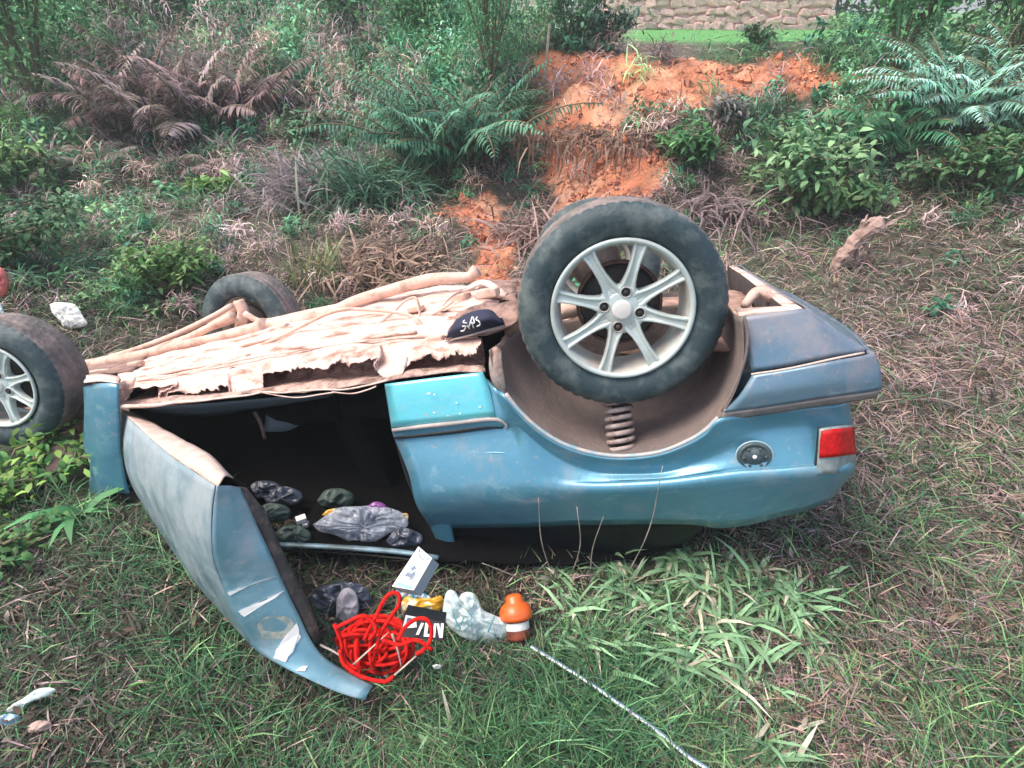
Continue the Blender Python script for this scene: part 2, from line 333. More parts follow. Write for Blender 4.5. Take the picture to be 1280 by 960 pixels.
def terrain():
    def axis(lo, hi, c, fine, gr):
        a = [c]; st = fine
        while a[-1] < hi: a.append(a[-1]+st); st = fine+gr*abs(a[-1]-c)
        b = [c]; st = fine
        while b[-1] > lo: b.append(b[-1]-st); st = fine+gr*abs(b[-1]-c)
        return np.array(sorted(set(a+b)))
    xs = axis(-150, 150, 0, .035, .028); ys = axis(-40, 260, 1.2, .03, .012)
    X, Y = np.meshgrid(xs, ys); Z = hz(X, Y)
    P = np.stack([X, Y, Z], -1); W, m = cover(P)
    amp = np.clip(1-(Y-9)/6, 0, 1)
    Z = Z+.022*fbm(X*3.1, Y*2.7, 3., 9.)*amp*(.5+m)+.012*fbm(X, Y, 19., 4.)*amp
    Z = np.where(m > .25, Z+(.07*fbm(X, Y, 3.2, 8.)+.018*np.abs(fbm(X, Y, 13., 18.)))*m*amp, Z)
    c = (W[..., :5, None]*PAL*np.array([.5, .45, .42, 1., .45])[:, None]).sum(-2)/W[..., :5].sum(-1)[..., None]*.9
    n = fbm(X, Y, 9., 2.)[..., None]*.35+fbm(X, Y, 31., 6.)[..., None]*.25; c = c*(1+n)
    rs = RED*(1+.45*fbm(X, Y, 8., 3.)[..., None]+.4*fbm(X, Y, 33., 5.)[..., None])+np.array([.10, .12, .09])*sstep(fbm(X, Y, 2.2, 12.)*1.6+.1)[..., None]-np.array([.2, .08, .04])*sstep(fbm(X, Y, 5., 17.)*2-.5)[..., None]
    mm = sstep((m+.22*fbm(X, Y, 7., 1.)-.28)/.3)[..., None]
    c = c*(1-mm)+rs*mm
    far = sstep((Y-9.5)/2)[..., None]*sstep((X-1.)/1.5)[..., None]
    c = c*(1-far)+np.array((.12, .32, .10))*far
    V, F = gridmesh(np.stack([X, Y, Z], -1))
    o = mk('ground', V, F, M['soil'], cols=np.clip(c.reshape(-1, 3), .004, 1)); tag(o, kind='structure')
terrain()

# ------------------------------------------------------------------ foliage batches
def blades(P, az, el, L, Wd, bend, col, shape='grass', tw=None):
    """N blades: base points P, azimuth, elevation angle, length, width, droop; returns verts, faces, cols"""
    P = np.asarray(P, float); N = len(P)
    f = lambda a: np.broadcast_to(np.asarray(a, float), (N,))
    az, el, L, Wd, bend = map(f, (az, el, L, Wd, bend)); col = np.broadcast_to(col, (N, 3))
    hd = np.stack([np.cos(az), np.sin(az), 0*az], -1); up = np.array([0, 0, 1.])
    t = az+np.pi/2+(0 if tw is None else tw); sd = np.stack([np.cos(t), np.sin(t), 0*az], -1)
    if tw is not None: sd = sd+up*np.sin(tw)[:, None]*.6
    def at(s):
        e = el-bend*s; return P+(hd*np.cos(e)[:, None]+up*np.sin(e)[:, None])*(L*s)[:, None]
    if shape == 'grass':
        rows = [(0, .7), (.35, 1.), (.7, .75), (1, 0)]
    else:
        rows = [(0, .12), (.4, 1.), (.75, .7), (1, 0)]
    V = []; 
    for s, w in rows[:-1]:
        c = at(s); V += [c-sd*(Wd*w/2)[:, None], c+sd*(Wd*w/2)[:, None]]
    V.append(at(1.)); V = np.stack(V, 1)                 # N,7,3
    b = np.arange(N)[:, None]*7
    F4 = np.concatenate([b+np.array([0, 1, 3, 2]), b+np.array([2, 3, 5, 4])]); F3 = b+np.array([4, 5, 6])
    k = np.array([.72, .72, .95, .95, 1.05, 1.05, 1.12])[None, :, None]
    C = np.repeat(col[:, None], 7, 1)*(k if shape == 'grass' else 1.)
    return V.reshape(-1, 3), F4, F3, C.reshape(-1, 3)
class Leafs:
    def __init__(s): s.V = []; s.F4 = []; s.F3 = []; s.C = []; s.n = 0
    def add(s, *a, **k):
        V, F4, F3, C = blades(*a, **k); s.V.append(V); s.F4.append(F4+s.n); s.F3.append(F3+s.n); s.C.append(C); s.n += len(V)
    def mesh(s, name):
        V = np.concatenate(s.V); F4 = np.concatenate(s.F4); F3 = np.concatenate(s.F3); C = np.concatenate(s.C)
        me = bpy.data.meshes.new(name); me.vertices.add(len(V)); me.vertices.foreach_set('co', V.astype(np.float32).ravel())
        nl = F4.size+F3.size; me.loops.add(nl); me.loops.foreach_set('vertex_index', np.concatenate([F4.ravel(), F3.ravel()]).astype(np.int32))
        me.polygons.add(len(F4)+len(F3))
        me.polygons.foreach_set('loop_start', np.concatenate([np.arange(len(F4))*4, F4.size+np.arange(len(F3))*3]).astype(np.int32))
        me.update(calc_edges=True); me.polygons.foreach_set('use_smooth', np.ones(len(F4)+len(F3), bool))
        a = me.color_attributes.new('col', 'FLOAT_COLOR', 'POINT'); a.data.foreach_set('color', np.c_[np.clip(C, .003, 1), np.ones(len(C))].astype(np.float32).ravel())
        me.materials.append(M['leaf']); return me
    def build(s, name, parent=None, loc=None):
        o = bpy.data.objects.new(name, s.mesh(name)); COL.objects.link(o)
        if parent: o.parent = parent
        if loc is not None: o.location = loc
        return o

def in_car(P):
    c = np.stack([P[:, 0], -P[:, 1]*sp-(P[:, 2]-EYE)*cp, P[:, 1]*cp-(P[:, 2]-EYE)*sp], -1)-R_
    u, v, w = c@U_, c@V_, c@W_
    inside = (u > -3.0) & (u < .12) & (v > .07) & (v < 1.5)
    inside |= (u > -2.75) & (u < -1.78) & (v > -.06) & (v <= .1)
    inside |= (u >= .12) & (u < .5) & (v > .25-.2*(u-.12)) & (v < 1.5) & (w > -.75)
    return inside

def ground_cover():
    L = Leafs(); D = Leafs()
    N = 440000
    px = rng.uniform(-260, 1540, N); py = rng.uniform(-30, 1230, N)
    near = rng.random(N) < .38; py[near] = rng.uniform(560, 1230, near.sum())
    P, ok = hit(px, py); P = P[ok]; P = P[(P[:, 1] < 30)]; P = P[~in_car(P)]
    d = np.linalg.norm(P-np.array([0, 0, EYE]), axis=1)
    P[:, :2] += rng.normal(0, 1, (len(P), 2))*(.02*d)[:, None]; P = P[~in_car(P)]; P[:, 2] = hz(P[:, 0], P[:, 1])
    W, m = cover(P); d = np.linalg.norm(P-np.array([0, 0, EYE]), axis=1)
    m2 = sstep((m+.22*fbm(P[:, 0], P[:, 1], 7., 1.)-.28)/.3)
    keep = rng.random(len(P)) < W[:, 5]*(1-.82*m2); P, W, d, m = P[keep], W[keep], d[keep], m[keep]; n = len(P)
    # patchiness
    n1 = fbm(P[:, 0], P[:, 1], 3.5, 21.); n2 = fbm(P[:, 0], P[:, 1], 6., 33.)
    W5 = W[:, :5].copy(); W5[:, 0] *= np.exp(1.2*n1); W5[:, 1] *= np.exp(1.8*n2); W5[:, 2] *= np.exp(-.9*n1); W5[:, 3] *= np.exp(-1.4*n2); W5[:, 4] *= np.exp(-1.0*n1)
    cs = np.cumsum(W5, 1); cs /= cs[:, -1:]; ty = (rng.random(n)[:, None] > cs).sum(1).clip(0, 4)
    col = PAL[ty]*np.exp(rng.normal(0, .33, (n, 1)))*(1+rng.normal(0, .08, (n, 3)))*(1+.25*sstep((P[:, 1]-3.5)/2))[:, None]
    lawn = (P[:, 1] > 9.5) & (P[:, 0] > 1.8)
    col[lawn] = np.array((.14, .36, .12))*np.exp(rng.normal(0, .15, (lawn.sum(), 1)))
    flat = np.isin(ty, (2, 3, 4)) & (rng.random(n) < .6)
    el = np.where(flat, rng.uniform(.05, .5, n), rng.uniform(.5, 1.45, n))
    sc = .55+.22*d
    tall = (.6+.5*sstep(fbm(P[:, 0], P[:, 1], 1.7, 40.)+.4))*(1+.3*(P[:, 1] < 2.2)*(ty < 2))
    Ln = rng.uniform(.06, .19, n)*sc**.75*tall; Ln[lawn] *= .3
    Wd = rng.uniform(.0020, .0048, n)*sc; Wd[ty == 3] *= 1.3
    bend = rng.uniform(.3, 1.6, n); bend[flat] *= .4
    zz = np.where(flat, rng.uniform(0, .05, n)*sc, 0); P[:, 2] += zz-.01
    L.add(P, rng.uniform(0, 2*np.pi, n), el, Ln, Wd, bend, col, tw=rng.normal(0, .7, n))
    o = L.build('grass'); tag(o, 'short matted mix of green grass and dry pinkish straw covering the ground', 'grass', kind='stuff')
    # dead leaves and crumbs of litter lying in the grass and on the bank
    N = 9000; P, ok = hit(rng.uniform(-200, 1480, N), rng.uniform(40, 1200, N)); P = P[ok]; P = P[P[:, 1] < 12]; P = P[~in_car(P)]; n = len(P)
    W, m = cover(P); keep = rng.random(n) < .25+.75*(W[:, 2]+W[:, 3])/1.8; P = P[keep]; n = len(P); d = np.linalg.norm(P-np.array([0, 0, EYE]), axis=1)
    P[:, 2] += rng.uniform(0, .05, n)
    pal = np.array([(.20, .12, .09), (.36, .24, .19), (.10, .07, .06), (.30, .24, .2), (.15, .16, .09)])
    D.add(P, rng.uniform(0, 6.28, n), rng.uniform(-.3, .7, n), rng.uniform(.02, .05, n)*(.5+.25*d), rng.uniform(.008, .016, n)*(.5+.25*d), rng.uniform(-1, 2, n), pal[rng.integers(0, 5, n)]*np.exp(rng.normal(0, .3, (n, 1))), shape='leaf', tw=rng.normal(0, .8, n))
    o = D.build('leaf_litter'); tag(o, 'brown dead leaves scattered through the grass and over the bank', 'leaf litter', kind='stuff')
ground_cover()

def undergrowth():
    # leafy weeds and bushes that knit into one mass over the bank
    L = Leafs(); N = 3300
    px = rng.uniform(-220, 1500, N); py = rng.uniform(8, 400, N)
    tl = rng.random(N) < .38; px[tl] = rng.uniform(-220, 800, tl.sum()); py[tl] = rng.uniform(4, 130, tl.sum())
    P, ok = hit(px, py); P, px, py = P[ok], px[ok], py[ok]; k = (P[:, 1] < 26) & ~in_car(P); P, px, py = P[k], px[k], py[k]
    W, m = cover(P); d = np.linalg.norm(P-np.array([0, 0, EYE]), axis=1)
    for i in range(len(P)):
        if m[i] > .35 and rng.random() < .9: continue
        if P[i, 1] > 7.4 and 1.3 < P[i, 0] < 8 and px[i] < 1090 and rng.random() < (.8 if P[i, 1] < 8.6 else 1): continue
        lean = (px[i] > 860) & (py[i] > 230)
        if lean and rng.random() < .75: continue
        if py[i] > 300 and px[i] > 230 and rng.random() < .7: continue
        up = sstep((200-py[i])/150)*(px[i] < 700-max(0, py[i]-100)*1.5)
        hpx = rng.uniform(10, 24)+rng.uniform(20, 62)*up; wpx = rng.uniform(14, 30)+rng.uniform(10, 34)*up
        h, r = pxs_(d[i], hpx), pxs_(d[i], wpx)/2
        w5 = W[i, :5]*np.array([1.9, 1.8, .4, .2, .9]); ty = rng.choice(5, p=w5/w5.sum())
        c = PAL[ty]*math.exp(rng.normal(0, .3))*(1.35+.5*up)
        if ty <= 1 and rng.random() < .5: c = c*np.array([.8, 1.05, 1.3])
        n = int(rng.uniform(34, 62)*(1+1.3*up)); q = rng.normal(0, 1, (n, 3)); q /= np.linalg.norm(q, axis=1)[:, None]; q *= rng.uniform(.35, 1, (n, 1))**.5
        C = P[i]+np.c_[q[:, 0]*r, q[:, 1]*r, (q[:, 2]*.5+.5)*h]; lf = pxs_(d[i], rng.uniform(5, 10)*(1-.25*up))
        narrow = ty >= 2 or rng.random() < .35
        L.add(C, rng.uniform(0, 6.28, n), rng.uniform(-.2, 1.4, n) if narrow else rng.uniform(-.5, 1., n), lf*rng.uniform(.6, 1.4, n)*(1.9 if narrow else 1), lf*(.16 if narrow else .42)*np.ones(n), rng.uniform(0, 1.4, n), c*np.exp(rng.normal(0, .28, (n, 1))), shape='leaf', tw=rng.normal(0, .6, n))
    o = L.build('undergrowth'); tag(o, 'knee high tangle of weeds and low bushes covering the bank behind the car', 'undergrowth', kind='stuff')
def pxs_(d, n): return n*d/FP
undergrowth()
def clods():
    # crumbs of red earth on the bare faces
    N = 9000; P, ok = hit(rng.uniform(540, 1120, N), rng.uniform(60, 370, N)); P = P[ok]; W, m = cover(P); P = P[(m > .3) & (P[:, 1] < 9.5)]; P = P[~in_car(P)][:2600]
    base = np.array([(1, 0, 0), (-1, 0, 0), (0, 1, 0), (0, -1, 0), (0, 0, 1), (0, 0, -1)], float); T = np.array([(0, 2, 4), (2, 1, 4), (1, 3, 4), (3, 0, 4), (2, 0, 5), (1, 2, 5), (3, 1, 5), (0, 3, 5)])
    V = []; F = []; C = []
    for i, p in enumerate(P):
        r = rng.uniform(.008, .030)*(1+1.5*(rng.random() < .06)); V.append(p+base*rng.uniform(.5, 1.2, (6, 3))*r+rng.normal(0, r*.2, (6, 3))); F.append(T+6*i); C.append(np.repeat(RED[None]*math.exp(rng.normal(-.1, .35))+rng.uniform(0, .06), 6, 0))
    o = mk('soil_clods', np.concatenate(V), np.concatenate(F), M['soil'], smooth=False, cols=np.clip(np.concatenate(C), .01, 1)); tag(o, 'crumbs and small clods of red earth on the bare bank', 'soil crumbs', kind='stuff')
clods()

# ------------------------------------------------------------------ single plants
def jitcol(c, n, s=.25): return np.array(c)*np.exp(rng.normal(0, s, (n, 1)))*(1+rng.normal(0, .06, (n, 3)))
def fern(name, label, base, size, nf, col, col2=None, cat='fern', group=None, droop=1.5, dens=26, leafl=.2, el0=1.25, spread=1., wd=.3, clump=.25):
    """arching fronds, each a stalk with paired leaflets"""
    t = empty(name, base); tag(t, label, cat, group)
    sub = Leafs(); stalks = Acc()
    for i in range(nf):
        az = rng.uniform(0, 2*math.pi); ln = size*rng.uniform(.65, 1.1); e0 = el0*rng.uniform(.6, 1.1); dr = droop*rng.uniform(.6, 1.25)*spread
        ss = np.linspace(0, 1, 9); cl_ = clump*size*rng.random()**.5; ca_ = rng.uniform(0, 6.28); p = [np.array([cl_*math.cos(ca_), cl_*math.sin(ca_)*.7, 0])]; az = az if rng.random() < .5 else ca_+rng.normal(0, .5); ln *= rng.uniform(.6, 1.05)
        for k in range(8):
            e = e0-dr*ss[k]; p.append(p[-1]+np.array([math.cos(az)*math.cos(e), math.sin(az)*math.cos(e), math.sin(e)])*ln/8)
        p = np.array(p); stV, stF = tubemesh(p, np.linspace(.010, .003, 9)*size, 4); stalks.add(stV, stF)
        n = dens; s = np.linspace(.18, .99, n); q = np.stack([np.interp(s, ss, p[:, k]) for k in range(3)], -1)
        c = col if (col2 is None or rng.random() < .6) else col2
        c = np.array(c)*math.exp(rng.normal(0, .22))
        lw = leafl*size*np.sin(np.clip(s, 0, 1)*math.pi*.82+.35)**1.0*rng.uniform(.85, 1.1, n)
        e = e0-dr*s
        for sg in (-1, 1):
            sub.add(q, az+sg*rng.normal(1.15, .08, n), e*.25+.15, lw, wd*leafl*size*.62*np.ones(n)*np.clip(14/dens, .3, 1), rng.uniform(.3, .9, n), jitcol(c, n, .15), shape='leaf')
    stalks.build('stalk', M['stem'], t, smooth=True); tag(sub.build('frond', t), kind='stuff')
    return t
def shrub(name, label, base, rad, hgt, nleaf, lsize, col, col2, cat='shrub', group=None, stems=9, ratio=.45, narrow=False, gap=.5):
    t = empty(name, base); tag(t, label, cat, group)
    st = Acc(); tips = []
    for i in range(stems):
        az = rng.uniform(0, 2*math.pi); r = rad*math.sqrt(rng.random()); p = np.array([[0, 0, 0], [r*.3*math.cos(az), r*.3*math.sin(az), hgt*.35], [r*.75*math.cos(az), r*.75*math.sin(az), hgt*rng.uniform(.55, .75)], [r*math.cos(az), r*math.sin(az), hgt*rng.uniform(.7, 1)*(1-.3*(r/rad)**2)]])
        q = cr(p, 4); V, F = tubemesh(q, np.linspace(.022, .005, len(q))*(max(.6, hgt) if cat != 'tree' else min(1., hgt*.4)), 5); st.add(V, F)
        for k in range(5, len(q)): tips.append(q[k])
        if cat == 'tree':
            for k in range(5): a_ = rng.uniform(0, 6.28); rr = rad*rng.uniform(.2, .85); tips.append(np.array([rr*math.cos(a_), rr*math.sin(a_), hgt*rng.uniform(.04, .8)]))
        for b in range(3):
            j = rng.integers(5, len(q)); e = q[j]+rng.normal(0, 1, 3)*np.array([rad, rad, hgt*.5])*.28; e[2] = abs(e[2])
            V, F = tubemesh(np.array([q[j], (q[j]+e)/2+rng.normal(0, .02, 3), e]), [.008, .005, .003], 4); st.add(V, F); tips += [e, (q[j]+e)/2]
    st.build('stem', M['stem'], t, smooth=True)
    tips = np.array(tips); idx = rng.integers(0, len(tips), nleaf); sc = rng.uniform(.5, 1.4, len(tips))
    C = tips[idx]+rng.normal(0, 1, (nleaf, 3))*np.array([rad, rad, hgt*.6])*.17*sc[idx][:, None]; C[:, 2] = np.abs(C[:, 2])
    mix = (sc[idx] > .95)[:, None]; c = np.where(mix, np.array(col2), np.array(col))*np.exp(rng.normal(0, .28, (nleaf, 1)))
    L = Leafs(); L.add(C, rng.uniform(0, 6.28, nleaf), rng.uniform(-.4, 1.1, nleaf), lsize*rng.uniform(.6, 1.3, nleaf), lsize*ratio*rng.uniform(.7, 1.2, nleaf), rng.uniform(0, 1.3, nleaf), c, shape='leaf', tw=rng.normal(0, .5, nleaf))
    tag(L.build('crown' if cat == 'tree' else 'foliage', t), kind='stuff'); return t
def tuft(name, label, base, size, n, w, col, col2=None, cat='grass tuft', group=None, el=(.35, 1.4), bend=(.5, 1.8), spread=.08):
    L = Leafs(); a = rng.random(n) < .86
    c = np.where(a[:, None], np.array(col), np.array(col2 if col2 is not None else col))*np.exp(rng.normal(0, .22, (n, 1)))
    P = np.c_[rng.normal(0, spread*size, (n, 2)), rng.uniform(0, .12*size, n)]
    L.add(P, rng.uniform(0, 6.28, n), rng.uniform(*el, n), size*rng.uniform(.45, 1.1, n), w*rng.uniform(.6, 1.2, n), rng.uniform(*bend, n), c, tw=rng.normal(0, .6, n))
    o = L.build(name, loc=base); tag(o, label, cat, group); return o

def dist(p): return float(np.linalg.norm(np.asarray(p)-np.array([0, 0, EYE])))
def pxs(p, n): return n*dist(p)/FP     # metres that n photograph pixels cover at p

TEAL, TEAL2, LG = (.06, .20, .12), (.12, .30, .18), (.10, .22, .07)
G1 = 'ferns growing on the overgrown bank'
b = H(565, 215); fern('fern', 'large teal green fern with arching fronds in the middle of the bank', b, pxs(b, 150), 84, TEAL, TEAL2, group=G1, dens=26, leafl=.15, el0=1.57, clump=.32, droop=1.45)
b = H(505, 150); fern('fern', 'smaller upright green fern left of and above the large teal fern', b, pxs(b, 62), 18, TEAL, TEAL2, group=G1)
b = H(1203, 165); fern('fern', 'big pale mint feathery fern at the upper right corner', b, pxs(b, 122), 120, (.36, .62, .50), (.20, .46, .33), group=G1, droop=1.75, dens=28, leafl=.13, el0=1.6, clump=.3)
b = H(1115, 180); fern('fern', 'deep green fern with drooping fronds left of the pale feathery fern', b, pxs(b, 88), 46, (.05, .19, .09), (.07, .19, .09), group=G1, droop=1.9)
b = H(235, 165); fern('fern', 'dead brownish purple fern thicket on the left of the bank', b, pxs(b, 105), 90, (.25, .16, .15), (.36, .28, .26), group=G1, droop=1.5, el0=1.57, clump=.7, leafl=.22)
b = H(325, 130); fern('fern', 'withered grey pink fern with pale hanging fronds above the brown thicket', b, pxs(b, 66), 40, (.42, .34, .32), (.20, .16, .15), group=G1, droop=2.0)
b = H(120, 215); fern('fern', 'small dried grey fern at the left end of the brown thicket', b, pxs(b, 62), 12, (.34, .28, .26), (.2, .17, .14), group=G1, droop=2.1)
b = H(260, 215); fern('fern', 'dry fern drooping in front of the brown thicket', b, pxs(b, 56), 9, (.32, .23, .21), (.2, .15, .13), group=G1, droop=2.1)
b = H(1260, 190); fern('fern', 'half withered brown fern at the right edge under the pale fern', b, pxs(b, 60), 14, (.20, .15, .11), (.10, .14, .07), group=G1, droop=2.)
G2 = 'leafy shrubs on the bank'
def shr(x, y, wpx, hpx, n, lpx, c, c2, label, **k):
    b = H(x, y); return shrub('shrub', label, b, pxs(b, wpx)/2, pxs(b, hpx), n, pxs(b, lpx), c, c2, group=G2, **k)
shr(985, 262, 112, 92, 1100, 13, (.08, .19, .09), (.22, .38, .18), 'broad leaved green shrub right of the red bank', ratio=.5)
shr(1045, 275, 70, 50, 500, 12, (.09, .20, .09), (.18, .30, .12), 'low leafy shrub with pale leaves below the broad leaved shrub', ratio=.5)
shr(852, 205, 64, 40, 520, 13, (.05, .15, .05), (.10, .24, .08), 'small bright green shrub beside the orange soil face')
shr(270, 250, 40, 26, 160, 13, (.12, .26, .08), (.2, .36, .1), 'small yellow green seedling below the brown fern thicket', stems=5)
shr(215, 370, 90, 46, 900, 10, (.08, .18, .05), (.15, .28, .08), 'low yellow green bush behind the small front wheel')
shr(40, 250, 90, 50, 700, 11, (.07, .17, .06), (.15, .28, .09), 'light green bush at the left edge of the slope')
shr(30, 330, 120, 60, 900, 10, (.04, .10, .04), (.06, .15, .06), 'dark green bush at the left edge above the white plastic')
shr(330, 62, 70, 50, 700, 10, (.05, .15, .06), (.09, .22, .09), 'rounded green shrub above the withered ferns')
shr(380, 175, 50, 30, 300, 9, (.06, .15, .07), (.10, .2, .1), 'small green shrub right of the brown thicket')
shr(270, 175, 60, 30, 320, 8, (.035, .12, .05), (.05, .16, .06), 'small dark green shrub inside the brown thicket')
shr(945, 62, 36, 22, 240, 7, (.05, .13, .06), (.10, .2, .1), 'small weed shrub standing on the top edge of the red bank')
shr(755, 62, 60, 38, 600, 8, (.05, .12, .08), (.09, .18, .12), 'grey green shrub at the left end of the lawn')
shr(910, 170, 60, 40, 420, 9, (.12, .14, .12), (.22, .20, .18), 'grey dry shrub between the red bank and the broad leaved shrub')
shr(1250, 250, 90, 60, 700, 10, (.05, .14, .06), (.09, .2, .08), 'green shrub at the right edge of the slope')
shr(1150, 230, 70, 34, 400, 9, (.05, .12, .05), (.08, .17, .07), 'low green shrub below the deep green fern')
G3 = 'tall bushes and trees behind the bank'
def tre(x, y, wpx, hpx, n, lpx, c, c2, label, name='bushy_tree', cat='tree', **k):
    c = tuple(np.array(c)*1.4); c2 = tuple(np.array(c2)*1.4); n = int(n*1.4)
    b = H(x, y)
    if cat == 'tree': 
        t = shrub(name, label, b, pxs(b, wpx)/2, pxs(b, hpx), n, pxs(b, lpx), c, c2, cat='tree', group=G3, stems=12, **k)
    return t
tre(55, 150, 150, 190, 3200, 8, (.06, .16, .065), (.12, .26, .10), 'tall light green bushy tree filling the upper left corner')
tre(165, 75, 130, 110, 1700, 7, (.035, .11, .05), (.07, .18, .08), 'dark green bushy tree right of the upper left corner tree')
tre(250, 55, 110, 80, 1200, 7, (.05, .16, .08), (.09, .25, .13), 'teal green bushy tree left of the pale post')
tre(440, 70, 120, 100, 1500, 7, (.05, .17, .08), (.10, .27, .13), 'teal green bushy tree right of the pale post')
tre(520, 80, 120, 110, 1700, 7, (.06, .18, .07), (.11, .27, .11), 'fresh green bushy tree above the large teal fern')
tre(615, 130, 110, 170, 2400, 7, (.06, .18, .09), (.10, .26, .12), 'tall wispy green tree left of the red bank', ratio=.25)
tre(710, 60, 80, 70, 800, 7, (.06, .16, .08), (.10, .22, .12), 'green bush behind the purple leaved plant')
tre(1110, 110, 90, 150, 1500, 8, (.05, .16, .06), (.09, .24, .09), 'slender green tree beside the right end of the lawn')
tre(1255, 120, 110, 160, 1700, 8, (.05, .14, .05), (.09, .2, .08), 'olive green tree behind the pale feathery fern')
b = H(672, 36); shrub('purple_plant', 'small purple leaved plant at the top beside the lawn', b, pxs(b, 40)/2, pxs(b, 46), 400, pxs(b, 7), (.20, .06, .12), (.32, .12, .18), cat='plant')
b = H(470, 250); tuft('tall_grass', 'tall teal grass clump in front of the large fern', b, pxs(b, 80), 700, pxs(b, 2.4), (.06, .15, .09), (.14, .22, .13), group='tall grass clumps on the slope', spread=.3, bend=(.2, 1.2))
b = H(400, 245); tuft('tall_grass', 'grey mauve dry grass clump left of the teal grass', b, pxs(b, 70), 800, pxs(b, 2), (.28, .23, .24), (.16, .18, .14), group='tall grass clumps on the slope', spread=.45, bend=(.2, 1.2))
b = H(640, 150); tuft('tall_grass', 'green reedy clump left of the red bank', b, pxs(b, 60), 260, pxs(b, 2), (.08, .17, .08), (.2, .2, .12), group='tall grass clumps on the slope', spread=.2, bend=(.1, .8))
b = H(395, 355); tuft('tall_grass', 'thin pale grass blades standing behind the exhaust pipe', b, pxs(b, 62), 60, pxs(b, 2.6), (.22, .27, .12), (.32, .28, .2), group='tall grass clumps on the slope', spread=.3, bend=(-.2, .5), el=(1., 1.5))
b = H(480, 335); tuft('tall_grass', 'dry straw clump beyond the raised exhaust pipe', b, pxs(b, 60), 500, pxs(b, 2.6), (.34, .23, .17), (.12, .08, .06), group='tall grass clumps on the slope', spread=.5)
b = H(670, 300); tuft('tall_grass', 'dry brown straw clump right of the red gully', b, pxs(b, 70), 420, pxs(b, 2.6), (.33, .22, .19), (.12, .08, .07), group='tall grass clumps on the slope', spread=.35)
b = H(760, 170); tuft('tall_grass', 'dry straw hanging across the middle of the red bank', b, pxs(b, 46), 500, pxs(b, 2.4), (.28, .17, .12), (.12, .07, .06), group='tall grass clumps on the slope', spread=.9, el=(-.2, .7))
b = H(900, 265); tuft('tall_grass', 'mauve dry stalks right of the orange soil face', b, pxs(b, 60), 400, pxs(b, 2.4), (.26, .19, .19), (.1, .07, .07), group='tall grass clumps on the slope', spread=.5)
# foreground tufts
GT = 'coarse grass tufts in front of the car'
for x, y, s, lab in [(780, 745, 78, 'coarse green grass tuft under the middle of the dark side window'), (700, 730, 56, 'coarse grass tuft right of the orange capped bottle'),
    (880, 735, 78, 'coarse grass tuft below the fuel cap'), (955, 735, 80, 'coarse pale tipped grass tuft rightmost under the tail'), (745, 830, 92, 'broad leaved grass tuft right beside the upper cord'),
    (850, 830, 95, 'broad leaved grass tuft in the middle of the tuft bed'), (930, 850, 88, 'grass tuft with long drooping leaves right of the middle tuft'), (1000, 810, 66, 'spiky grass tuft at the right end of the tuft bed'),
    (690, 890, 62, 'thin light grass tuft left of the striped cord'), (950, 950, 74, 'drooping pale grass tuft at the bottom edge right of the cord'), (820, 775, 70, 'grass tuft in the middle behind the largest tuft'), (560, 935, 64, 'straggly pale grass tuft at the bottom below the red rope'), (1030, 720, 50, 'small spiky tuft right of the tuft bed, nearest the tail'), (715, 780, 76, 'pale leafed tuft between the cord end and the side window'), (905, 790, 84, 'dense tuft between the fuel cap tuft and the drooping one'), (800, 880, 70, 'low tuft right of the cord in front of the middle tuft'), (760, 700, 60, 'tuft pressed against the car under the wheel arch'), (845, 700, 60, 'tuft growing up against the rear corner of the side window'), (985, 770, 74, 'loose tuft behind the spiky right end tuft')]:
    b = H(x, y); tuft('grass_tuft', lab, b, pxs(b, s*.74), 210, pxs(b, 5.0), (.25, .43, .23), (.60, .54, .42), cat='grass tuft', group=GT, el=(.1, 1.35), bend=(.5, 2.3), spread=.2)
b = H(105, 650); tuft('weed', 'spiky light green weed below the blue front wing', b, pxs(b, 66), 26, pxs(b, 9), (.10, .30, .11), (.2, .36, .16), cat='weed', el=(.2, 1.2), bend=(.6, 1.8), spread=.05)
b = H(40, 620); shrub('weed', 'low yellow green leafy weed in front of the large front wheel', b, pxs(b, 130)/2, pxs(b, 46), 520, pxs(b, 13), (.08, .22, .06), (.20, .34, .07), cat='weed', stems=7)
b = H(20, 700); shrub('weed', 'green leafy weed at the left edge below the front wheel', b, pxs(b, 90)/2, pxs(b, 30), 300, pxs(b, 11), (.05, .15, .05), (.10, .2, .06), cat='weed', stems=6)
for i, (x, y, dx, h) in enumerate([(655, 715, -45, 62), (690, 705, -22, 120), (715, 705, -8, 110), (738, 705, -3, 100), (782, 710, 3, 150), (765, 705, -40, 60), (805, 715, 20, 50), (672, 712, 6, 60)]):
    b = H(x, y); L = pxs(b, h); L *= 1.55; b = H(x, y+12); e = b+np.array([pxs(b, dx), -.13, L*.9]); m_ = (b+e)/2+np.array([.015*(-1)**i, -.02, .02])
    o = tube('straw_stalk', [b, m_, e], [.0022, .0017, .001], M['palewood'], n=4, sm=5)
    tag(o, 'dry straw stalk '+['leaning far left at the left end of the dark side window', 'tallest of the left three before the dark side window', 'second from the left cluster before the side window', 'upright in the middle of the dark side window', 'tallest single one at the right of the cluster', 'short one leaning left beside the tallest stalk', 'short one leaning right, rightmost at the dark side window', 'shortest upright one at the left of the cluster'][i], 'straw stalk', 'dry stalks in front of the dark side window')
b = H(640, 700); p0 = b+np.array([-.02, 0, .01])
V = Acc()
for a, c_ in (((605, 690), (625, 668)), ((625, 668), (662, 683)), ((622, 680), (636, 697))):
    q = np.array([H(*a)+np.array([0, 0, .05]), H(*c_)+np.array([0, 0, .06])]); vv, ff = tubemesh(np.array([q[0], q.mean(0)+[.0, 0, .006], q[1]]), [.004, .003, .002], 5); V.add(vv, ff)
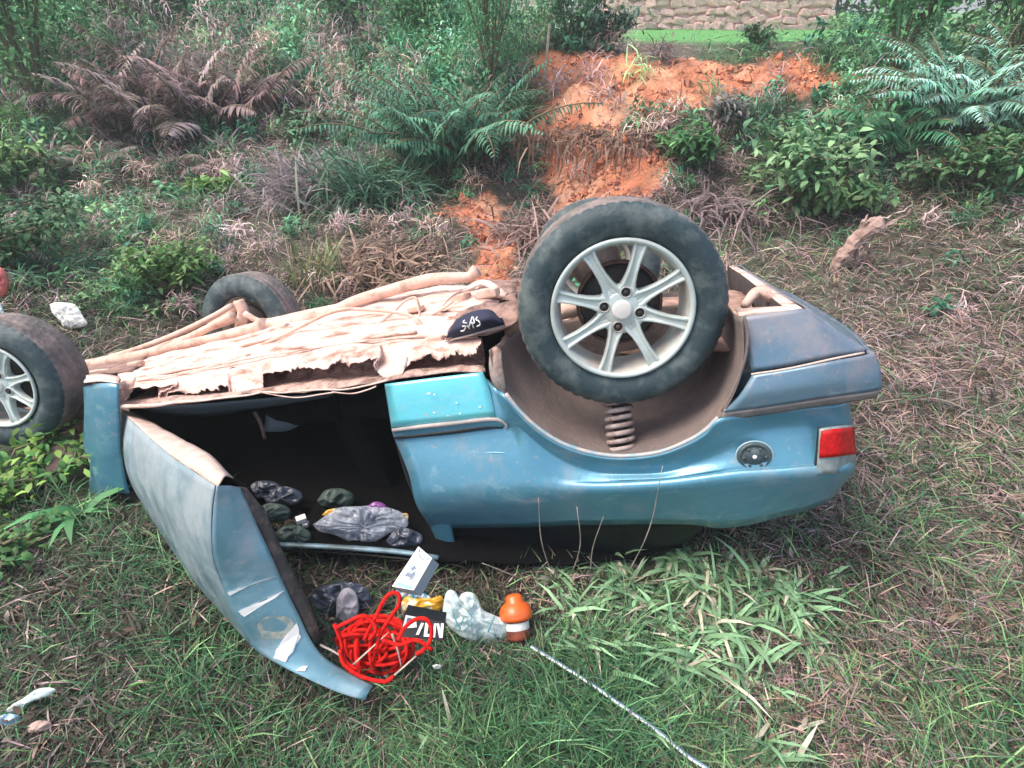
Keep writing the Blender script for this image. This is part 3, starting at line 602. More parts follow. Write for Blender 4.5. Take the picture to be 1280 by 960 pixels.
o = V.build('broken_twig', M['palewood'], smooth=True); tag(o, 'small forked pale twig lying in the shade left of the dry stalks', 'twig')

# stump on the right
def stump():
    b = H(1046, 340); t = empty('dead_stump', b); tag(t, 'pinkish dead forked tree stump standing in dry grass right of the car', 'stump')
    s = pxs(b, .86); P = lambda x, z, y=0: np.array([x*s, y, z*s*1.15])
    def rough(name, path, r, m, n=9, flat=.6, sm=6):
        Q = cr(path, sm); rr = np.interp(np.linspace(0, 1, len(Q)), np.linspace(0, 1, len(r)), r); V, F = tubemesh(Q, rr, n, flat=flat)
        V = np.array([v+np.array(mnoise.noise_vector(Vector(v*22)))*s*3+np.array(mnoise.noise_vector(Vector(v*60)))*s*1.2 for v in V]); mk(name, V, F, m, t, smooth=False)
    rough('trunk', [P(-2, -12), P(-4, 6), P(2, 22), P(14, 40), P(28, 52), P(34, 58)], [10*s, 8*s, 9*s, 11*s, 13*s, 5*s], M['wood'])
    rough('branch', [P(20, 44), P(40, 50), P(52, 57), P(63, 66)], [7*s, 4*s, 2.4*s, 1*s], M['wood'], 6)
    rough('branch', [P(8, 52), P(34, 58), P(64, 70)], [1.2*s, 1.5*s, 1*s], M['palewood'], 5)
    rough('branch', [P(14, 38), P(12, 54), P(16, 62)], [5*s, 3*s, 1*s], M['wood'], 6)
    rough('branch', [P(22, 30), P(34, 20), P(38, 4)], [4*s, 2.5*s, 1.5*s], M['wood'], 6)
    rough('branch', [P(14, 26), P(20, 12), P(18, -6)], [4*s, 3*s, 2*s], M['wood'], 6)
stump()

# wall, posts at the top
def wall():
    b0, b1 = H(775, 37), H(1032, 33); y0 = 17.5
    x0, x1 = 2.3, 8.05; h = 1.5
    zb = float(hz((x0+x1)/2, y0))-.05
    t = empty('stone_wall', ((x0+x1)/2, y0, zb)); tag(t, 'pinkish rough stone wall standing beyond the lawn at the top', 'wall')
    L = x1-x0; a = Acc(); a.box((0, .1, h/2), L, .18, h); a.build('mortar_core', M['mortar'], t)
    me = []
    for k in range(6):
        bm = bmesh.new(); bmesh.ops.create_cube(bm, size=1)
        for v in bm.verts: v.co += Vector(rng.normal(0, .09, 3))
        bmesh.ops.bevel(bm, geom=bm.edges[:], offset=.12, segments=1, affect='EDGES')
        m = bpy.data.meshes.new('stone'); bm.to_mesh(m); bm.free(); m.materials.append(M['stone']); me.append(m)
    z = 0; r = 0
    while z < h-.05:
        hh = rng.uniform(.14, .2); x = -L/2+rng.uniform(0, .1)
        while x < L/2-.05:
            w = rng.uniform(.2, .42)
            o = bpy.data.objects.new('stone', me[rng.integers(0, 6)]); COL.objects.link(o); o.parent = t
            o.location = (x+w/2, -.01+rng.uniform(-.03, .02), z+hh/2+rng.normal(0, .025)); o.scale = (w*1.02, .16, hh*rng.uniform(.8, 1.2)); o.rotation_euler = (rng.normal(0, .15), rng.normal(0, .22), rng.normal(0, .15)); x += w
        z += hh
    return zb
wall()
def post(px, y, wpx, top, lean, label, m=M['palewood'], yb=None):
    b = H(px, y) ; s = pxs(b, 1); o = tube('wooden_post', [b-np.array([0, 0, .05]), b+np.array([lean*s*.5, 0, top*s*.5]), b+np.array([lean*s, 0, top*s])], [wpx*s/2, wpx*s/2*.95, wpx*s/2*.85], m, n=7, sm=3); tag(o, label, 'post')
post(388, 46, 7, 40, -2, 'short pale weathered post standing among the green bushes')
post(1020, 36, 6, 60, 14, 'pale leaning pole at the right end of the stone wall')
post(866, 36, 7, 60, 10, 'dark slim tree trunk in front of the stone wall', M['wood'])
post(476, 90, 4, 90, 3, 'thin pale sapling trunk above the large teal fern')
post(680, 110, 3, 60, 4, 'thin pale sapling stem on the top left edge of the red bank')

# distant tree line
def treeline():
    G = 'distant trees beyond the lawn'
    labs = ['far teal green tree left end of the distant row', 'far tree behind the upper left trees', 'far dark green tree behind the dark bushy tree', 'far green tree behind the teal bushy tree', 'far tree behind the pale post', 'far pale green tree above the large fern', 'far tree left of the purple plant', 'far tree behind the purple plant', 'far green tree behind the left end of the stone wall', 'far tree behind the middle of the stone wall', 'far tree behind the right part of the stone wall', 'far bright green tree right of the stone wall', 'far tree behind the slender green tree', 'far olive tree at the right end of the distant row', 'far tree outside the right end of the row']
    labs += ['near dark tree behind the pale feathery fern', 'near tree behind the right end of the stone wall', 'near tree in the far right corner']
    xs = np.concatenate([np.linspace(-24, 27, 15), [13.5, 10., 17.5]])
    for i, x in enumerate(xs):
        y = 22+rng.uniform(-2, 3)-(3 if i > 14 else 0); b = np.array([x, y, float(hz(x, y))])
        g = rng.uniform(.8, 1.25)
        shrub('distant_tree', labs[i], b, 2.6, rng.uniform(3.6, 5.2), 2600, .30, (.045*g, .15*g, .075*g), (.08*g, .22*g, .11*g), cat='tree', group=G, stems=14, ratio=.6)
treeline()

# ------------------------------------------------------------------ the overturned car
OFF = np.array([0, 0, 0.9])
base_w = car2w((0, 0, -.9))
rot = Matrix(np.array([c2w(a)-np.array([0, 0, EYE]) for a in (U_, V_, W_)]).T.tolist()).to_euler()
CAR = empty('overturned_car', base_w, rot)
tag(CAR, 'wrecked light blue hatchback lying upside down on its roof with the near door open', 'car')
CL = (0, 0, .9)                 # car coordinates to the Empty's local coordinates
def csheet(name, rows, m, parent=CAR, **k):
    loc = CL if parent is CAR else (0, 0, 0); return sheet(name, rows, m, parent, loc=loc, **k)
def ctube(name, P, r, m, parent=CAR, **k):
    loc = CL if parent is CAR else (0, 0, 0); return tube(name, P, r, m, parent, loc=loc, **k)

# near side panel --------------------------------------------------
colsP = [
 [(483, 482), (492, 537), (496, 549), (513, 592), (522, 628), (541, 657)],
 [(545, 474), (560, 531), (562, 543), (572, 588), (580, 624), (592, 656)],
 [(598, 469), (618, 525), (620, 536), (628, 585), (632, 622), (640, 655)],
 [(622, 485), (634, 520), (640, 535), (650, 584), (656, 620), (656, 655)],
 [(632, 492), (643, 520), (652, 538), (664, 584), (668, 619), (668, 654)],
 [(650, 514), (658, 532), (666, 549), (678, 588), (681, 618), (681, 654)],
 [(674, 536), (680, 550), (686, 565), (694, 595), (696, 617), (696, 653)],
 [(705, 555), (708, 567), (712, 580), (716, 601), (718, 615), (718, 652)],
 [(745, 567), (746, 578), (747, 590), (748, 604), (748, 614), (750, 652)],
 [(782, 570), (783, 581), (784, 592), (785, 604), (785, 612), (785, 651)],
 [(824, 565), (826, 577), (829, 590), (830, 602), (830, 609), (830, 651)],
 [(858, 552), (863, 565), (868, 579), (870, 596), (870, 606), (870, 652)],
 [(880, 539), (888, 553), (895, 570), (900, 591), (900, 603), (898, 656)],
 [(898, 522), (910, 540), (918, 560), (925, 587), (927, 600), (935, 652)],
 [(945, 514), (951, 535), (955, 555), (958, 585), (960, 597), (970, 643)],
 [(1000, 507), (1003, 530), (1005, 552), (1010, 581), (1010, 593), (1005, 634)],
 [(1040, 503), (1043, 528), (1044, 550), (1044, 578), (1044, 590), (1032, 622)],
 [(1056, 502), (1060, 528), (1062, 550), (1062, 577), (1061, 588), (1046, 606)]]
vrow = [-.002, .012, .0, -.024, -.034, .045]
vend = {16: .015, 17: .06}
cols = []
for i, c in enumerate(colsP):
    vv = list(vrow)
    if i < 4: vv[0] = .03 if i < 3 else .015; vv[1] = .0; vv[2] = .012
    if 4 <= i <= 13: vv[0] = -.022; vv[1] = -.008
    cols.append([S(x, y, v+vend.get(i, 0)) for (x, y), v in zip(c, vv)])
rows = list(map(list, zip(*cols)))
csheet('side_panel', rows, M['paint'], nu=5, nv=5, thick=-.012)
# door sill zone; the sky light it catches is put into a paler paint
sill = [[S(x, y, v) for (x, y), v in zip(r, vs)] for r, vs in (
   ([(482, 480), (545, 472), (604, 465)], (.022, .022, .022)), ([(486, 500), (550, 492), (612, 485)], (.008, .008, .008)), ([(491, 534), (558, 528), (620, 521)], (-.008, -.008, -.008)))]
csheet('sill_panel', sill, M['skylitsill'], nu=6, nv=4, thick=-.006)
for i in range(7):
    x, y = [(536, 492), (543, 493), (571, 504), (543, 516), (575, 517), (560, 520), (600, 509)][i]; c = S(x, y, -.009)
    a = Acc(); a.box(c, .006+.006*(i == 0), .003, .005); a.build('mud_fleck', M['whitep'], CAR, loc=CL, bevel=.001)
ctube('side_moulding', [S(491, 538, -.012), S(530, 533, -.014), S(570, 529, -.014), S(612, 524, -.012), S(629, 527, -.006), S(634, 535, -.002)], [.0065, .007, .007, .007, .006, .004], M['mould'], n=8)
ctube('side_moulding', [S(494, 547, -.004), S(560, 540, -.006), S(612, 533, -.005), S(628, 535, 0)], [.006, .007, .007, .003], M['black'], n=8)
# crease highlight dent
ctube('panel_dent', [S(583, 573, -.012), S(600, 567, -.017), S(625, 566, -.019), S(655, 570, -.018), S(690, 580, -.014)], [.001, .003, .004, .003, .001], M['paint'], n=8, sm=5)

# wheel arch lip and housing
arch = [(612, 437), (620, 470), (632, 492), (650, 514), (674, 536), (705, 555), (745, 567), (782, 570), (824, 565), (858, 552), (880, 539), (898, 522), (915, 495), (926, 465), (930, 430), (925, 395)]
A0 = np.array([S(x, y, -.026) for x, y in arch[2:12]])
lipc = []
for p in A0: lipc.append(p)
ctube('arch_lip', lipc, .0065, mat('lip_paint', (.16, .34, .42), .5, var=(.55, .42, .36), vscale=14, vmix=(.35, .6)), n=8, sm=6)
cen = np.array([-.02, 0, -.06])
def arow(v, s, sh=0): return [np.array([cen[0]+(p[0]-cen[0])*s, v, cen[2]+(p[2]-cen[2])*s+sh]) for p in [S(x, y, 0) for x, y in arch]]
csheet('wheel_housing', [arow(-.018, 1.0), arow(.03, .985), arow(.14, .97), arow(.26, .93), arow(.33, .84), arow(.345, .5), arow(.345, .08)], M['liner'], nu=4, nv=3, thick=.003, jit=.006)
# worn flap at the front of the arch
a = [[S(613, 437, .0), S(620, 433, -.004), S(627, 438, 0)], [S(611, 455, -.01), S(619, 453, -.02), S(628, 455, -.012)], [S(614, 475, -.01), S(622, 474, -.02), S(631, 474, -.012)], [S(622, 488, 0), S(628, 489, -.008), S(633, 489, 0)]]
csheet('arch_flap', a, mat('flap_rust', (.36, .30, .27), .8, var=(.30, .14, .09), vscale=25, vmix=(.4, .6), bump=.4, bscale=60), thick=.006)
ctube('housing_seam', [S(930, 395, .0), S(934, 420, -.01), S(931, 448, -.014), S(920, 480, -.012), S(903, 514, -.01)], .0055, M['liner'], n=6, sm=5)
# coil spring
def spring():
    c0, c1 = S(772, 500, .10), S(777, 562, .06); n = 220; T = np.linspace(0, 1, n); ax = c1-c0; e1 = np.array([1., 0, 0]); e2 = np.cross(ax/np.linalg.norm(ax), e1); e2 /= np.linalg.norm(e2)
    P = c0+ax*T[:, None]+.037*(np.cos(T*2*math.pi*6.5)[:, None]*e1+np.sin(T*2*math.pi*6.5)[:, None]*e2)
    tube('coil_spring', P, .0074, mat('spring_steel', (.42, .34, .31), .8, var=(.22, .15, .13), vscale=30), CAR, n=7, sm=0, loc=CL)
    tube('shock_absorber', [c0-ax*.4, c1], .019, M['dark'], CAR, n=12, sm=2, loc=CL)
spring()

# bumper ------------------------------------------------------------
def brow(px, vs): return [S(x, y, v) for (x, y), v in zip(px, vs)]
def wrap(row, far, pull):      # continue a side row round the corner and across the tail
    e = row[-1]; return row+[e+np.array([.01, .05, .0]), e+np.array([-.0+pull*.3, .35, 0.]), e+np.array([pull*.3, 1.1, 0.]), e+np.array([.005, 1.4, .0]), e+np.array([-.04, 1.46, 0.])]
r0 = wrap(brow([(924, 396), (960, 391), (998, 387), (1004, 388)], (.03, .028, .03, .05)), 1, .0)
r1 = wrap(brow([(931, 432), (968, 425), (1020, 413), (1050, 421)], (.012, .012, .012, .04)), 1, .06)
r2 = wrap(brow([(940, 465), (985, 458), (1040, 447), (1078, 440)], (-.004, -.006, -.004, .03)), 1, .1)
csheet('rear_valance', [r0, r1, r2], M['dustblue'], nu=4, nv=5, thick=-.006)
r3 = wrap(brow([(940, 469), (985, 462), (1040, 451), (1083, 443)], (-.026, -.03, -.03, -.004)), 1, .12)
r4 = wrap(brow([(925, 492), (975, 484), (1036, 475), (1090, 466)], (-.034, -.04, -.038, -.006)), 1, .12)
r5 = wrap(brow([(905, 513), (965, 505), (1036, 494), (1092, 486)], (-.026, -.034, -.034, -.004)), 1, .12)
bump_m = M['dustblue']
csheet('rear_bumper', [r3, r4, r5], bump_m, nu=4, nv=5, thick=-.012)
r6 = [p+np.array([0, -.004, -.0]) for p in r5]; r7 = wrap(brow([(899, 524), (965, 514), (1036, 503), (1088, 495)], (-.01, -.012, -.012, .012)), 1, .12)
csheet('bumper_lower_strip', [r6, r7], mat('bumper_strip', (.19, .17, .17), .8, var=(.3, .25, .23), vscale=20), nu=4, nv=3, thick=-.008)
ctube('bumper_edge', [S(939, 468, -.022), S(985, 461, -.026), S(1040, 449, -.026), S(1080, 441, -.004)], .0032, mat('edge_dust', (.58, .44, .38), .8), n=6)
ctube('bumper_edge', [S(905, 513, -.03), S(965, 505, -.038), S(1036, 494, -.038), S(1088, 486, -.008)], .0028, M['mould'], n=6)
# rim of the open tail underside
claye = M['clay']
k0 = S(924, 394, .03); k1 = S(1003, 386, .04); k2 = SW(913, 341, k1[2]+.01)
u1 = k1[0]+.0; wl = k1[2]
csheet('underside_rim', [[k0, (k0+k1)/2, k1], [k0+[0, .09, .004], (k0+k1)/2+[-.01, .07, .004], k1+[-.03, .06, .003]]], claye, thick=-.004, nv=2)
csheet('underside_rim', [[k1+[0, .0, .002], k1+[.0, .5, 0], k1+[0, 1.0, 0], k1+[-.01, 1.42, 0]], [k1+[-.034, .0, .002], k1+[-.034, .5, .003], k1+[-.034, 1.0, .003], k1+[-.04, 1.42, 0]]], claye, thick=-.004, nv=2)
csheet('tail_inner_wall', [[k1+[-.036, .03, 0], k1+[-.036, .7, 0], k1+[-.04, 1.42, 0]], [k1+[-.05, .03, -.2], k1+[-.05, .7, -.2], k1+[-.05, 1.42, -.2]]], M['dark'], thick=.003)
csheet('boot_floor', [[np.array([-.5, .35, -.16]), np.array([-.1, .36, -.19]), np.array([.2, .2, -.19]), np.array([.42, .1, -.16])], [np.array([-.5, .8, -.12]), np.array([-.1, .8, -.10]), np.array([.2, .8, -.12]), np.array([.4, .8, -.13])], [np.array([-.5, 1.45, -.2]), np.array([-.1, 1.45, -.2]), np.array([.2, 1.45, -.2]), np.array([.42, 1.45, -.18])]], mat('boot_clay', (.42, .26, .20), .9, var=(.2, .11, .08), vscale=12, bump=.6, bscale=20), nu=8, nv=8, thick=.004, jit=.02)
for i in range(6):             # pressed ribs of the floor seen through the wheel
    x = -.30+i*.07; a = Acc(); a.box((x, .62, -.075), .035, .5, .03); a.build('floor_rib', M['clay'], CAR, loc=CL, bevel=.008)
ctube('tow_bracket', [S(930, 383, .25), S(945, 366, .3), S(958, 368, .3), S(975, 384, .3)], [.012, .018, .016, .01], M['clay2'], n=8)

# fuel cap -----------------------------------------------------------
def disc(name, c, rx, rz, y0, y1, m, parent, seg=32, ring=None):
    prof = [(0.0001, y1), (.55, y1), (.62, y1+.003), (.8, y1+.003), (.88, y1-.002), (1, y0)]
    V, F = lathe([(r, y) for r, y in prof], seg); V = [(c[0]+x*rx, c[1]+y, c[2]+z*rz) for x, y, z in V]
    return mk(name, V, F, m, parent, loc=CL if parent is CAR else None)
fc = S(943, 570, -.024)
f = disc('fuel_cap', fc, .044, .040, -.002, -.008, M['fuelcap'], CAR)
V, F = lathe([(1.0, 0), (1.06, -.004), (1.12, 0)], 32); o = mk('cap_rim', [(fc[0]+x*.044, fc[1]+y, fc[2]+z*.040) for x, y, z in V], F, mat('rim_blue', (.30, .42, .48), .4), f)
V, F = lathe([(.0001, -.004), (.005, -.003), (.006, 0)], 12); mk('cap_lock', [(fc[0]+x, fc[1]-.008+y, fc[2]+z) for x, y, z in V], F, M['whitep'], f)
for k in range(6):
    t = k*math.pi/3; a = Acc(); a.box((fc[0]+.028*math.cos(t), fc[1]-.010, fc[2]+.026*math.sin(t)), .008, .004, .008); a.build('cap_notch', M['fuelcap'], f, bevel=.002)

# tail lamp -----------------------------------------------------------
def lens(name, pts, m, parent):
    g = [[S(x, y, v) for x, y, v in r] for r in pts]; return csheet(name, g, m, parent, nu=4, nv=3, thick=-.012)
tl = lens('tail_lamp', [[(1023, 535, -.022), (1045, 532, -.014), (1062, 530, .05)], [(1021, 570, -.032), (1043, 568, -.026), (1064, 568, .045)], [(1019, 592, -.034), (1042, 590, -.028), (1063, 590, .045)]], M['greylens'], CAR)
lens('red_lens', [[(1026, 538, -.030), (1045, 535, -.024), (1062, 533, .035)], [(1024, 555, -.034), (1044, 552, -.030), (1063, 552, .032)], [(1023, 571, -.038), (1044, 569, -.032), (1065, 567, .03)]], M['redlens'], tl)
tl2 = ctube('lamp_seal', [S(1024, 534, -.026), S(1021, 570, -.034), S(1018, 594, -.038)], .004, M['black'], tl)

# front wing (fender) piece behind the front wheel --------------------
fr = [[(104, 484, .03), (118, 480, -.0), (134, 479, -.015), (148, 481, -.01)], [(105, 510, -.0), (120, 508, -.018), (135, 508, -.026), (148, 510, -.02)], [(105, 560, .01), (120, 560, -.02), (136, 562, -.03), (150, 562, -.022)],
      [(112, 578, .01), (124, 580, -.018), (138, 578, -.026), (152, 575, -.02)], [(110, 620, .03), (124, 622, .0), (142, 620, -.012), (160, 612, -.01)], [(106, 650, .06), (125, 655, .04), (150, 655, .02), (178, 650, .02)]]
csheet('front_wing', [[S(*p) for p in r] for r in fr], M['paint'], nu=4, nv=4, thick=.006)
csheet('wing_flange', [[S(106, 480, .0), S(125, 477, -.005), S(148, 481, -.012)], [S(108, 470, .12), S(128, 468, .12), S(150, 472, .1)]], M['clay'], thick=.004, jit=.006)
# nose beyond the left picture edge: wing, bonnet side and grille panel
nose = [np.array([-2.0, .02, -.52]), np.array([-2.5, .02, -.50]), np.array([-2.95, .05, -.42])]
csheet('bonnet_side', [nose, [p+np.array([0, .0, .2]) if i == 2 else p+np.array([0, 0, .02]) for i, p in enumerate(nose)]], M['paint'], thick=.006, nv=2)
csheet('bonnet', [[np.array([x, .02, -.53+.09*(x < -2.7)]), np.array([x, .75, -.56+.09*(x < -2.7)]), np.array([x, 1.45, -.53+.09*(x < -2.7)])] for x in (-1.95, -2.3, -2.7, -3.0)], M['paint'], thick=.006)
csheet('nose_panel', [[np.array([-2.98, v, -.44]) for v in (.05, .75, 1.4)], [np.array([-3.05, v, -.2]) for v in (.05, .75, 1.4)]], M['dustblue'], thick=.01)
csheet('inner_wing', [[np.array([x, .3, -.5]) for x in (-1.95, -2.4, -3.)], [np.array([x, .3, -.12]) for x in (-1.95, -2.4, -3.)]], M['rust'], thick=.004)

# sill, floor, torn rocker --------------------------------------------
L0 = [(146, 509), (219, 504), (281, 498), (331, 492), (400, 488), (440, 485), (485, 477), (535, 469), (606, 465)]
L1 = [(148, 497), (219, 492), (281, 485), (331, 478), (400, 471), (440, 467), (485, 462), (535, 455), (606, 452)]
L2 = [(150, 484), (219, 476), (281, 464), (331, 453), (400, 441), (440, 435), (485, 431), (535, 427), (600, 425)]
L3 = [(150, 472), (205, 462), (265, 450), (315, 441), (380, 425), (430, 418), (480, 413), (530, 406), (600, 398)]
L4 = [(140, 468), (190, 456), (250, 441), (305, 431), (370, 412), (425, 402), (475, 396), (540, 388), (620, 378)]
L5 = [(120, 462), (170, 448), (232, 432), (290, 418), (355, 400), (415, 386), (470, 373), (540, 362), (640, 352)]
L6 = [(110, 470), (170, 458), (232, 442), (290, 428), (355, 410), (415, 396), (470, 383), (540, 372), (640, 362)]
rowsF = [[S(x, y, v) for x, y in L] for L, v in ((L1, .075), (L2, .14), (L3, .3), (L4, .5), (L5, .85), (L6, 1.15))]
rowsF.append([p+np.array([0, .3, -.16]) for p in rowsF[-1]])
csheet('floor_pan', rowsF[1:], M['clay'], nu=8, nv=8, thick=.003, jit=.014)
# brown cavity behind the torn skin
csheet('sill_cavity', [[S(x, y, .02) for x, y in L0], [S(x, .55*y+.45*y2, .05) for (x, y), (_, y2) in zip(L0, L1)], [S(x, y-1, .17) for x, y in L1], [S(x, y-1, .24) for x, y in L2]], mat('lit_rust', (.52, .35, .29), .9, var=(.16, .09, .075), vscale=17, vmix=(.46, .64), bump=.8, bscale=40, dist=.02), nu=6, nv=4, thick=.003, jit=.012)
# proud outer skin with a ragged lower edge
jag = [(146, 506), (158, 505), (163, 487), (190, 484), (216, 482), (222, 484), (200, 490), (198, 500), (204, 501), (214, 492), (226, 489), (232, 493), (247, 490), (256, 486), (270, 488), (276, 481), (284, 483), (288, 494), (300, 495), (322, 490), (328, 485), (328, 467), (345, 466), (361, 465), (370, 461), (381, 458), (392, 462), (408, 461), (416, 455), (425, 451), (436, 456), (448, 455), (462, 449), (476, 446), (466, 457), (474, 466), (480, 473), (496, 474), (504, 466), (512, 455), (522, 450), (535, 444), (548, 449), (562, 448), (572, 441), (582, 446), (593, 444), (598, 436), (604, 428)]
top = []
tx = np.array([p[0] for p in L2], float); ty = np.array([p[1] for p in L2], float)
lo = [S(x, y, .055+.02*rng.random()) for x, y in jag]
mid = [S(x, .45*y+.55*np.interp(x, tx, ty), .105) for x, y in jag]
hi = [S(x, np.interp(x, tx, ty)-1, .142) for x, y in jag]
lo2 = []; mid2 = []; hi2 = []
for i in range(len(lo)-1):
    for t in np.arange(5)/5:
        q = lo[i]*(1-t)+lo[i+1]*t; lo2.append(q+np.array([rng.normal(0, .003), 0, rng.normal(0, .0035)])); mid2.append(mid[i]*(1-t)+mid[i+1]*t); hi2.append(hi[i]*(1-t)+hi[i+1]*t)
sk = sheet('sill_skin', [lo2, mid2, hi2], M['clay'], CAR, nu=1, nv=4, thick=.003, loc=CL, jit=.003)
# thin lower flange under the holes
ctube('sill_flange', [S(146, 508, -.004), S(190, 507, .0), S(219, 503, .0), S(250, 501, .002), S(281, 497, 0), S(310, 494, .004), S(331, 490, 0), S(352, 491, .0), S(400, 487, 0), S(430, 487, .003), S(462, 481, 0), S(485, 475, 0)], [.012, .010, .009, .006, .006, .005, .004, .004, .004, .004, .004, .004], M['clay'], n=6, flat=.7)
for pts in ([(322, 489), (345, 494), (372, 497), (400, 493), (420, 490)], [(415, 490), (440, 492), (460, 487), (470, 483)]):
    ctube('loose_wire', [S(x, y, -.012) for x, y in pts], .0024, M['clay'], n=5)
csheet('torn_flap', [[S(470, 457, .085), S(482, 447, .09), S(496, 444, .09), S(512, 447, .085)], [S(473, 465, .06), S(486, 459, .06), S(499, 456, .06), S(508, 459, .06)], [S(484, 475, .03), S(491, 472, .03), S(499, 470, .03), S(504, 467, .03)]], mat('flap_pale', (.40, .44, .42), .7, var=(.6, .42, .35), vscale=20, vmix=(.42, .55)), nu=4, nv=3, thick=.002, jit=.006)
csheet('front_sill_end', [[S(147, 480, .02), S(156, 474, .06), S(170, 470, .08)], [S(146, 508, .0), S(154, 500, .04), S(166, 488, .07)]], M['clay'], thick=.004, jit=.006)
# long pressed ridges of the floor
for k, (Ln, v, r) in enumerate([([(185, 470), (260, 456), (330, 444), (400, 431), (455, 423), (520, 415)], .22, .011), ([(160, 458), (240, 438), (300, 424), (360, 407)], .62, .02), ([(170, 476), (230, 466), (300, 450), (360, 440), (440, 428), (520, 421), (590, 418)], .17, .006),
        ([(330, 425), (380, 413), (440, 403), (510, 395), (560, 392)], .5, .016), ([(380, 398), (430, 388), (500, 374), (560, 366)], .75, .02), ([(300, 432), (350, 420), (400, 415), (470, 411), (530, 406)], .42, .012)]):
    ctube('floor_ridge', [S(x, y, v) for x, y in Ln], r, M['clay'], n=8, flat=.6)
for px, py, r, v in [(325, 428, .03, .5), (545, 424, .03, .16), (305, 446, .025, .25), (455, 408, .02, .4), (575, 372, .04, .6), (610, 366, .04, .5), (520, 386, .03, .5), (170, 455, .03, .5), (190, 480, .02, .14)]:
    a = Acc(); a.box(S(px, py, v), r*2, r*1.6, r*.8); a.build('floor_bracket', M['clay2'], CAR, loc=CL, bevel=.006)
def hole(pts, v, m=None):
    P_ = cr([S(x, y, v) for x, y in pts+pts[:1]], 4)[:-1]; P_ = np.array([p+rng.normal(0, .0022, 3) for p in P_]); c_ = P_.mean(0)
    k_ = len(P_); V_2 = list(P_)+[c_+(p-c_)*.92+np.array([0, .012, -.002]) for p in P_]+[c_+np.array([0, .012, -.003])]
    F_ = [(i, (i+1) % k_, (i+1) % k_+k_, i+k_) for i in range(k_)]+[(i+k_, (i+1) % k_+k_, 2*k_) for i in range(k_)]
    mk('rust_hole', V_2, F_, m or M['rusthole'], CAR, smooth=False, loc=CL)
for v, pts in ((.11, [(167, 487), (176, 484), (190, 484), (184, 488)]), (.16, [(250, 470), (275, 463), (300, 458), (280, 466), (258, 472)]), (.30, [(476, 432), (500, 427), (517, 413), (521, 416), (510, 428), (494, 434)]), (.33, [(398, 437), (420, 431), (440, 428), (424, 434)]),
               (.27, [(300, 458), (322, 450), (345, 446), (326, 453)]), (.28, [(205, 472), (228, 468), (240, 469), (220, 474)]), (.5, [(342, 420), (360, 414), (372, 413), (356, 420)]), (.45, [(540, 397), (552, 390), (564, 388), (560, 396), (548, 401)]), (.36, [(528, 420), (536, 414), (546, 415), (541, 421)])):
    hole(pts, v-.012)
# dark torn hollow near the tank
csheet('tank_hollow', [[S(560, 424, .12), S(590, 420, .12), S(625, 414, .12), S(640, 408, .14)], [S(560, 408, .2), S(590, 402, .2), S(620, 398, .2), S(645, 392, .2)], [S(572, 392, .3), S(595, 385, .3), S(620, 376, .32), S(650, 372, .3)]], M['rust'], nu=6, nv=4, thick=.003, jit=.03)
csheet('fuel_tank', [[S(588, 384, .5), S(605, 374, .55), S(640, 372, .5)], [S(588, 366, .75), S(610, 352, .8), S(645, 354, .75)], [S(600, 360, 1.0), S(615, 352, 1.05), S(650, 352, 1.0)]], M['rust'], nu=6, nv=4, thick=.003, jit=.03)
csheet('torn_floor_edge', [[S(556, 382, .45), S(575, 367, .55), S(596, 358, .6), S(612, 362, .6), S(628, 372, .55)], [S(560, 376, .47), S(578, 360, .57), S(598, 352, .63), S(616, 355, .63), S(634, 366, .58)]], M['clay'], thick=.006, jit=.015)
ctube('brake_pipe', [S(565, 388, .35), S(600, 387, .33), S(648, 386, .3), S(690, 384, .3)], .008, M['clay'], n=6)
ctube('brake_pipe', [S(560, 396, .33), S(580, 394, .33), S(648, 398, .3)], .006, M['clay'], n=6)
# exhaust and cables
ctube('exhaust_pipe', [S(98, 458, .72), S(169, 446, .7), S(200, 438, .7), S(266, 423, .7), S(331, 409, .7), S(384, 399, .7), S(421, 387, .7), S(445, 376, .7), S(485, 364, .7), S(535, 350, .7), S(570, 347, .7), S(586, 346, .7), S(596, 338, .7)],
      [.028, .028, .024, .022, .034, .028, .024, .024, .026, .026, .022, .02, .028], M['clay2'], n=12)
ctube('pipe_clamp', [S(326, 411, .67), S(332, 409, .67)], .045, M['clay2'], n=12, sm=2)
for pts, v, r in (([(327, 431), (361, 416), (418, 389), (458, 387), (499, 391), (519, 399), (546, 426)], .38, .0075), ([(468, 409), (490, 392), (505, 377), (519, 372), (524, 385), (525, 401)], .4, .005), ([(394, 421), (452, 412), (500, 409), (529, 404)], .36, .006),
                  ([(331, 431), (355, 419), (384, 412), (418, 413), (452, 405)], .46, .014), ([(519, 399), (533, 414), (545, 424)], .3, .010), ([(440, 396), (470, 392), (505, 397), (530, 399)], .5, .007), ([(525, 401), (550, 388), (566, 377)], .42, .006), ([(350, 402), (390, 392), (420, 386)], .82, .012)):
    ctube('cable', [S(x, y, v) for x, y in pts], r, M['clay2'], n=6)
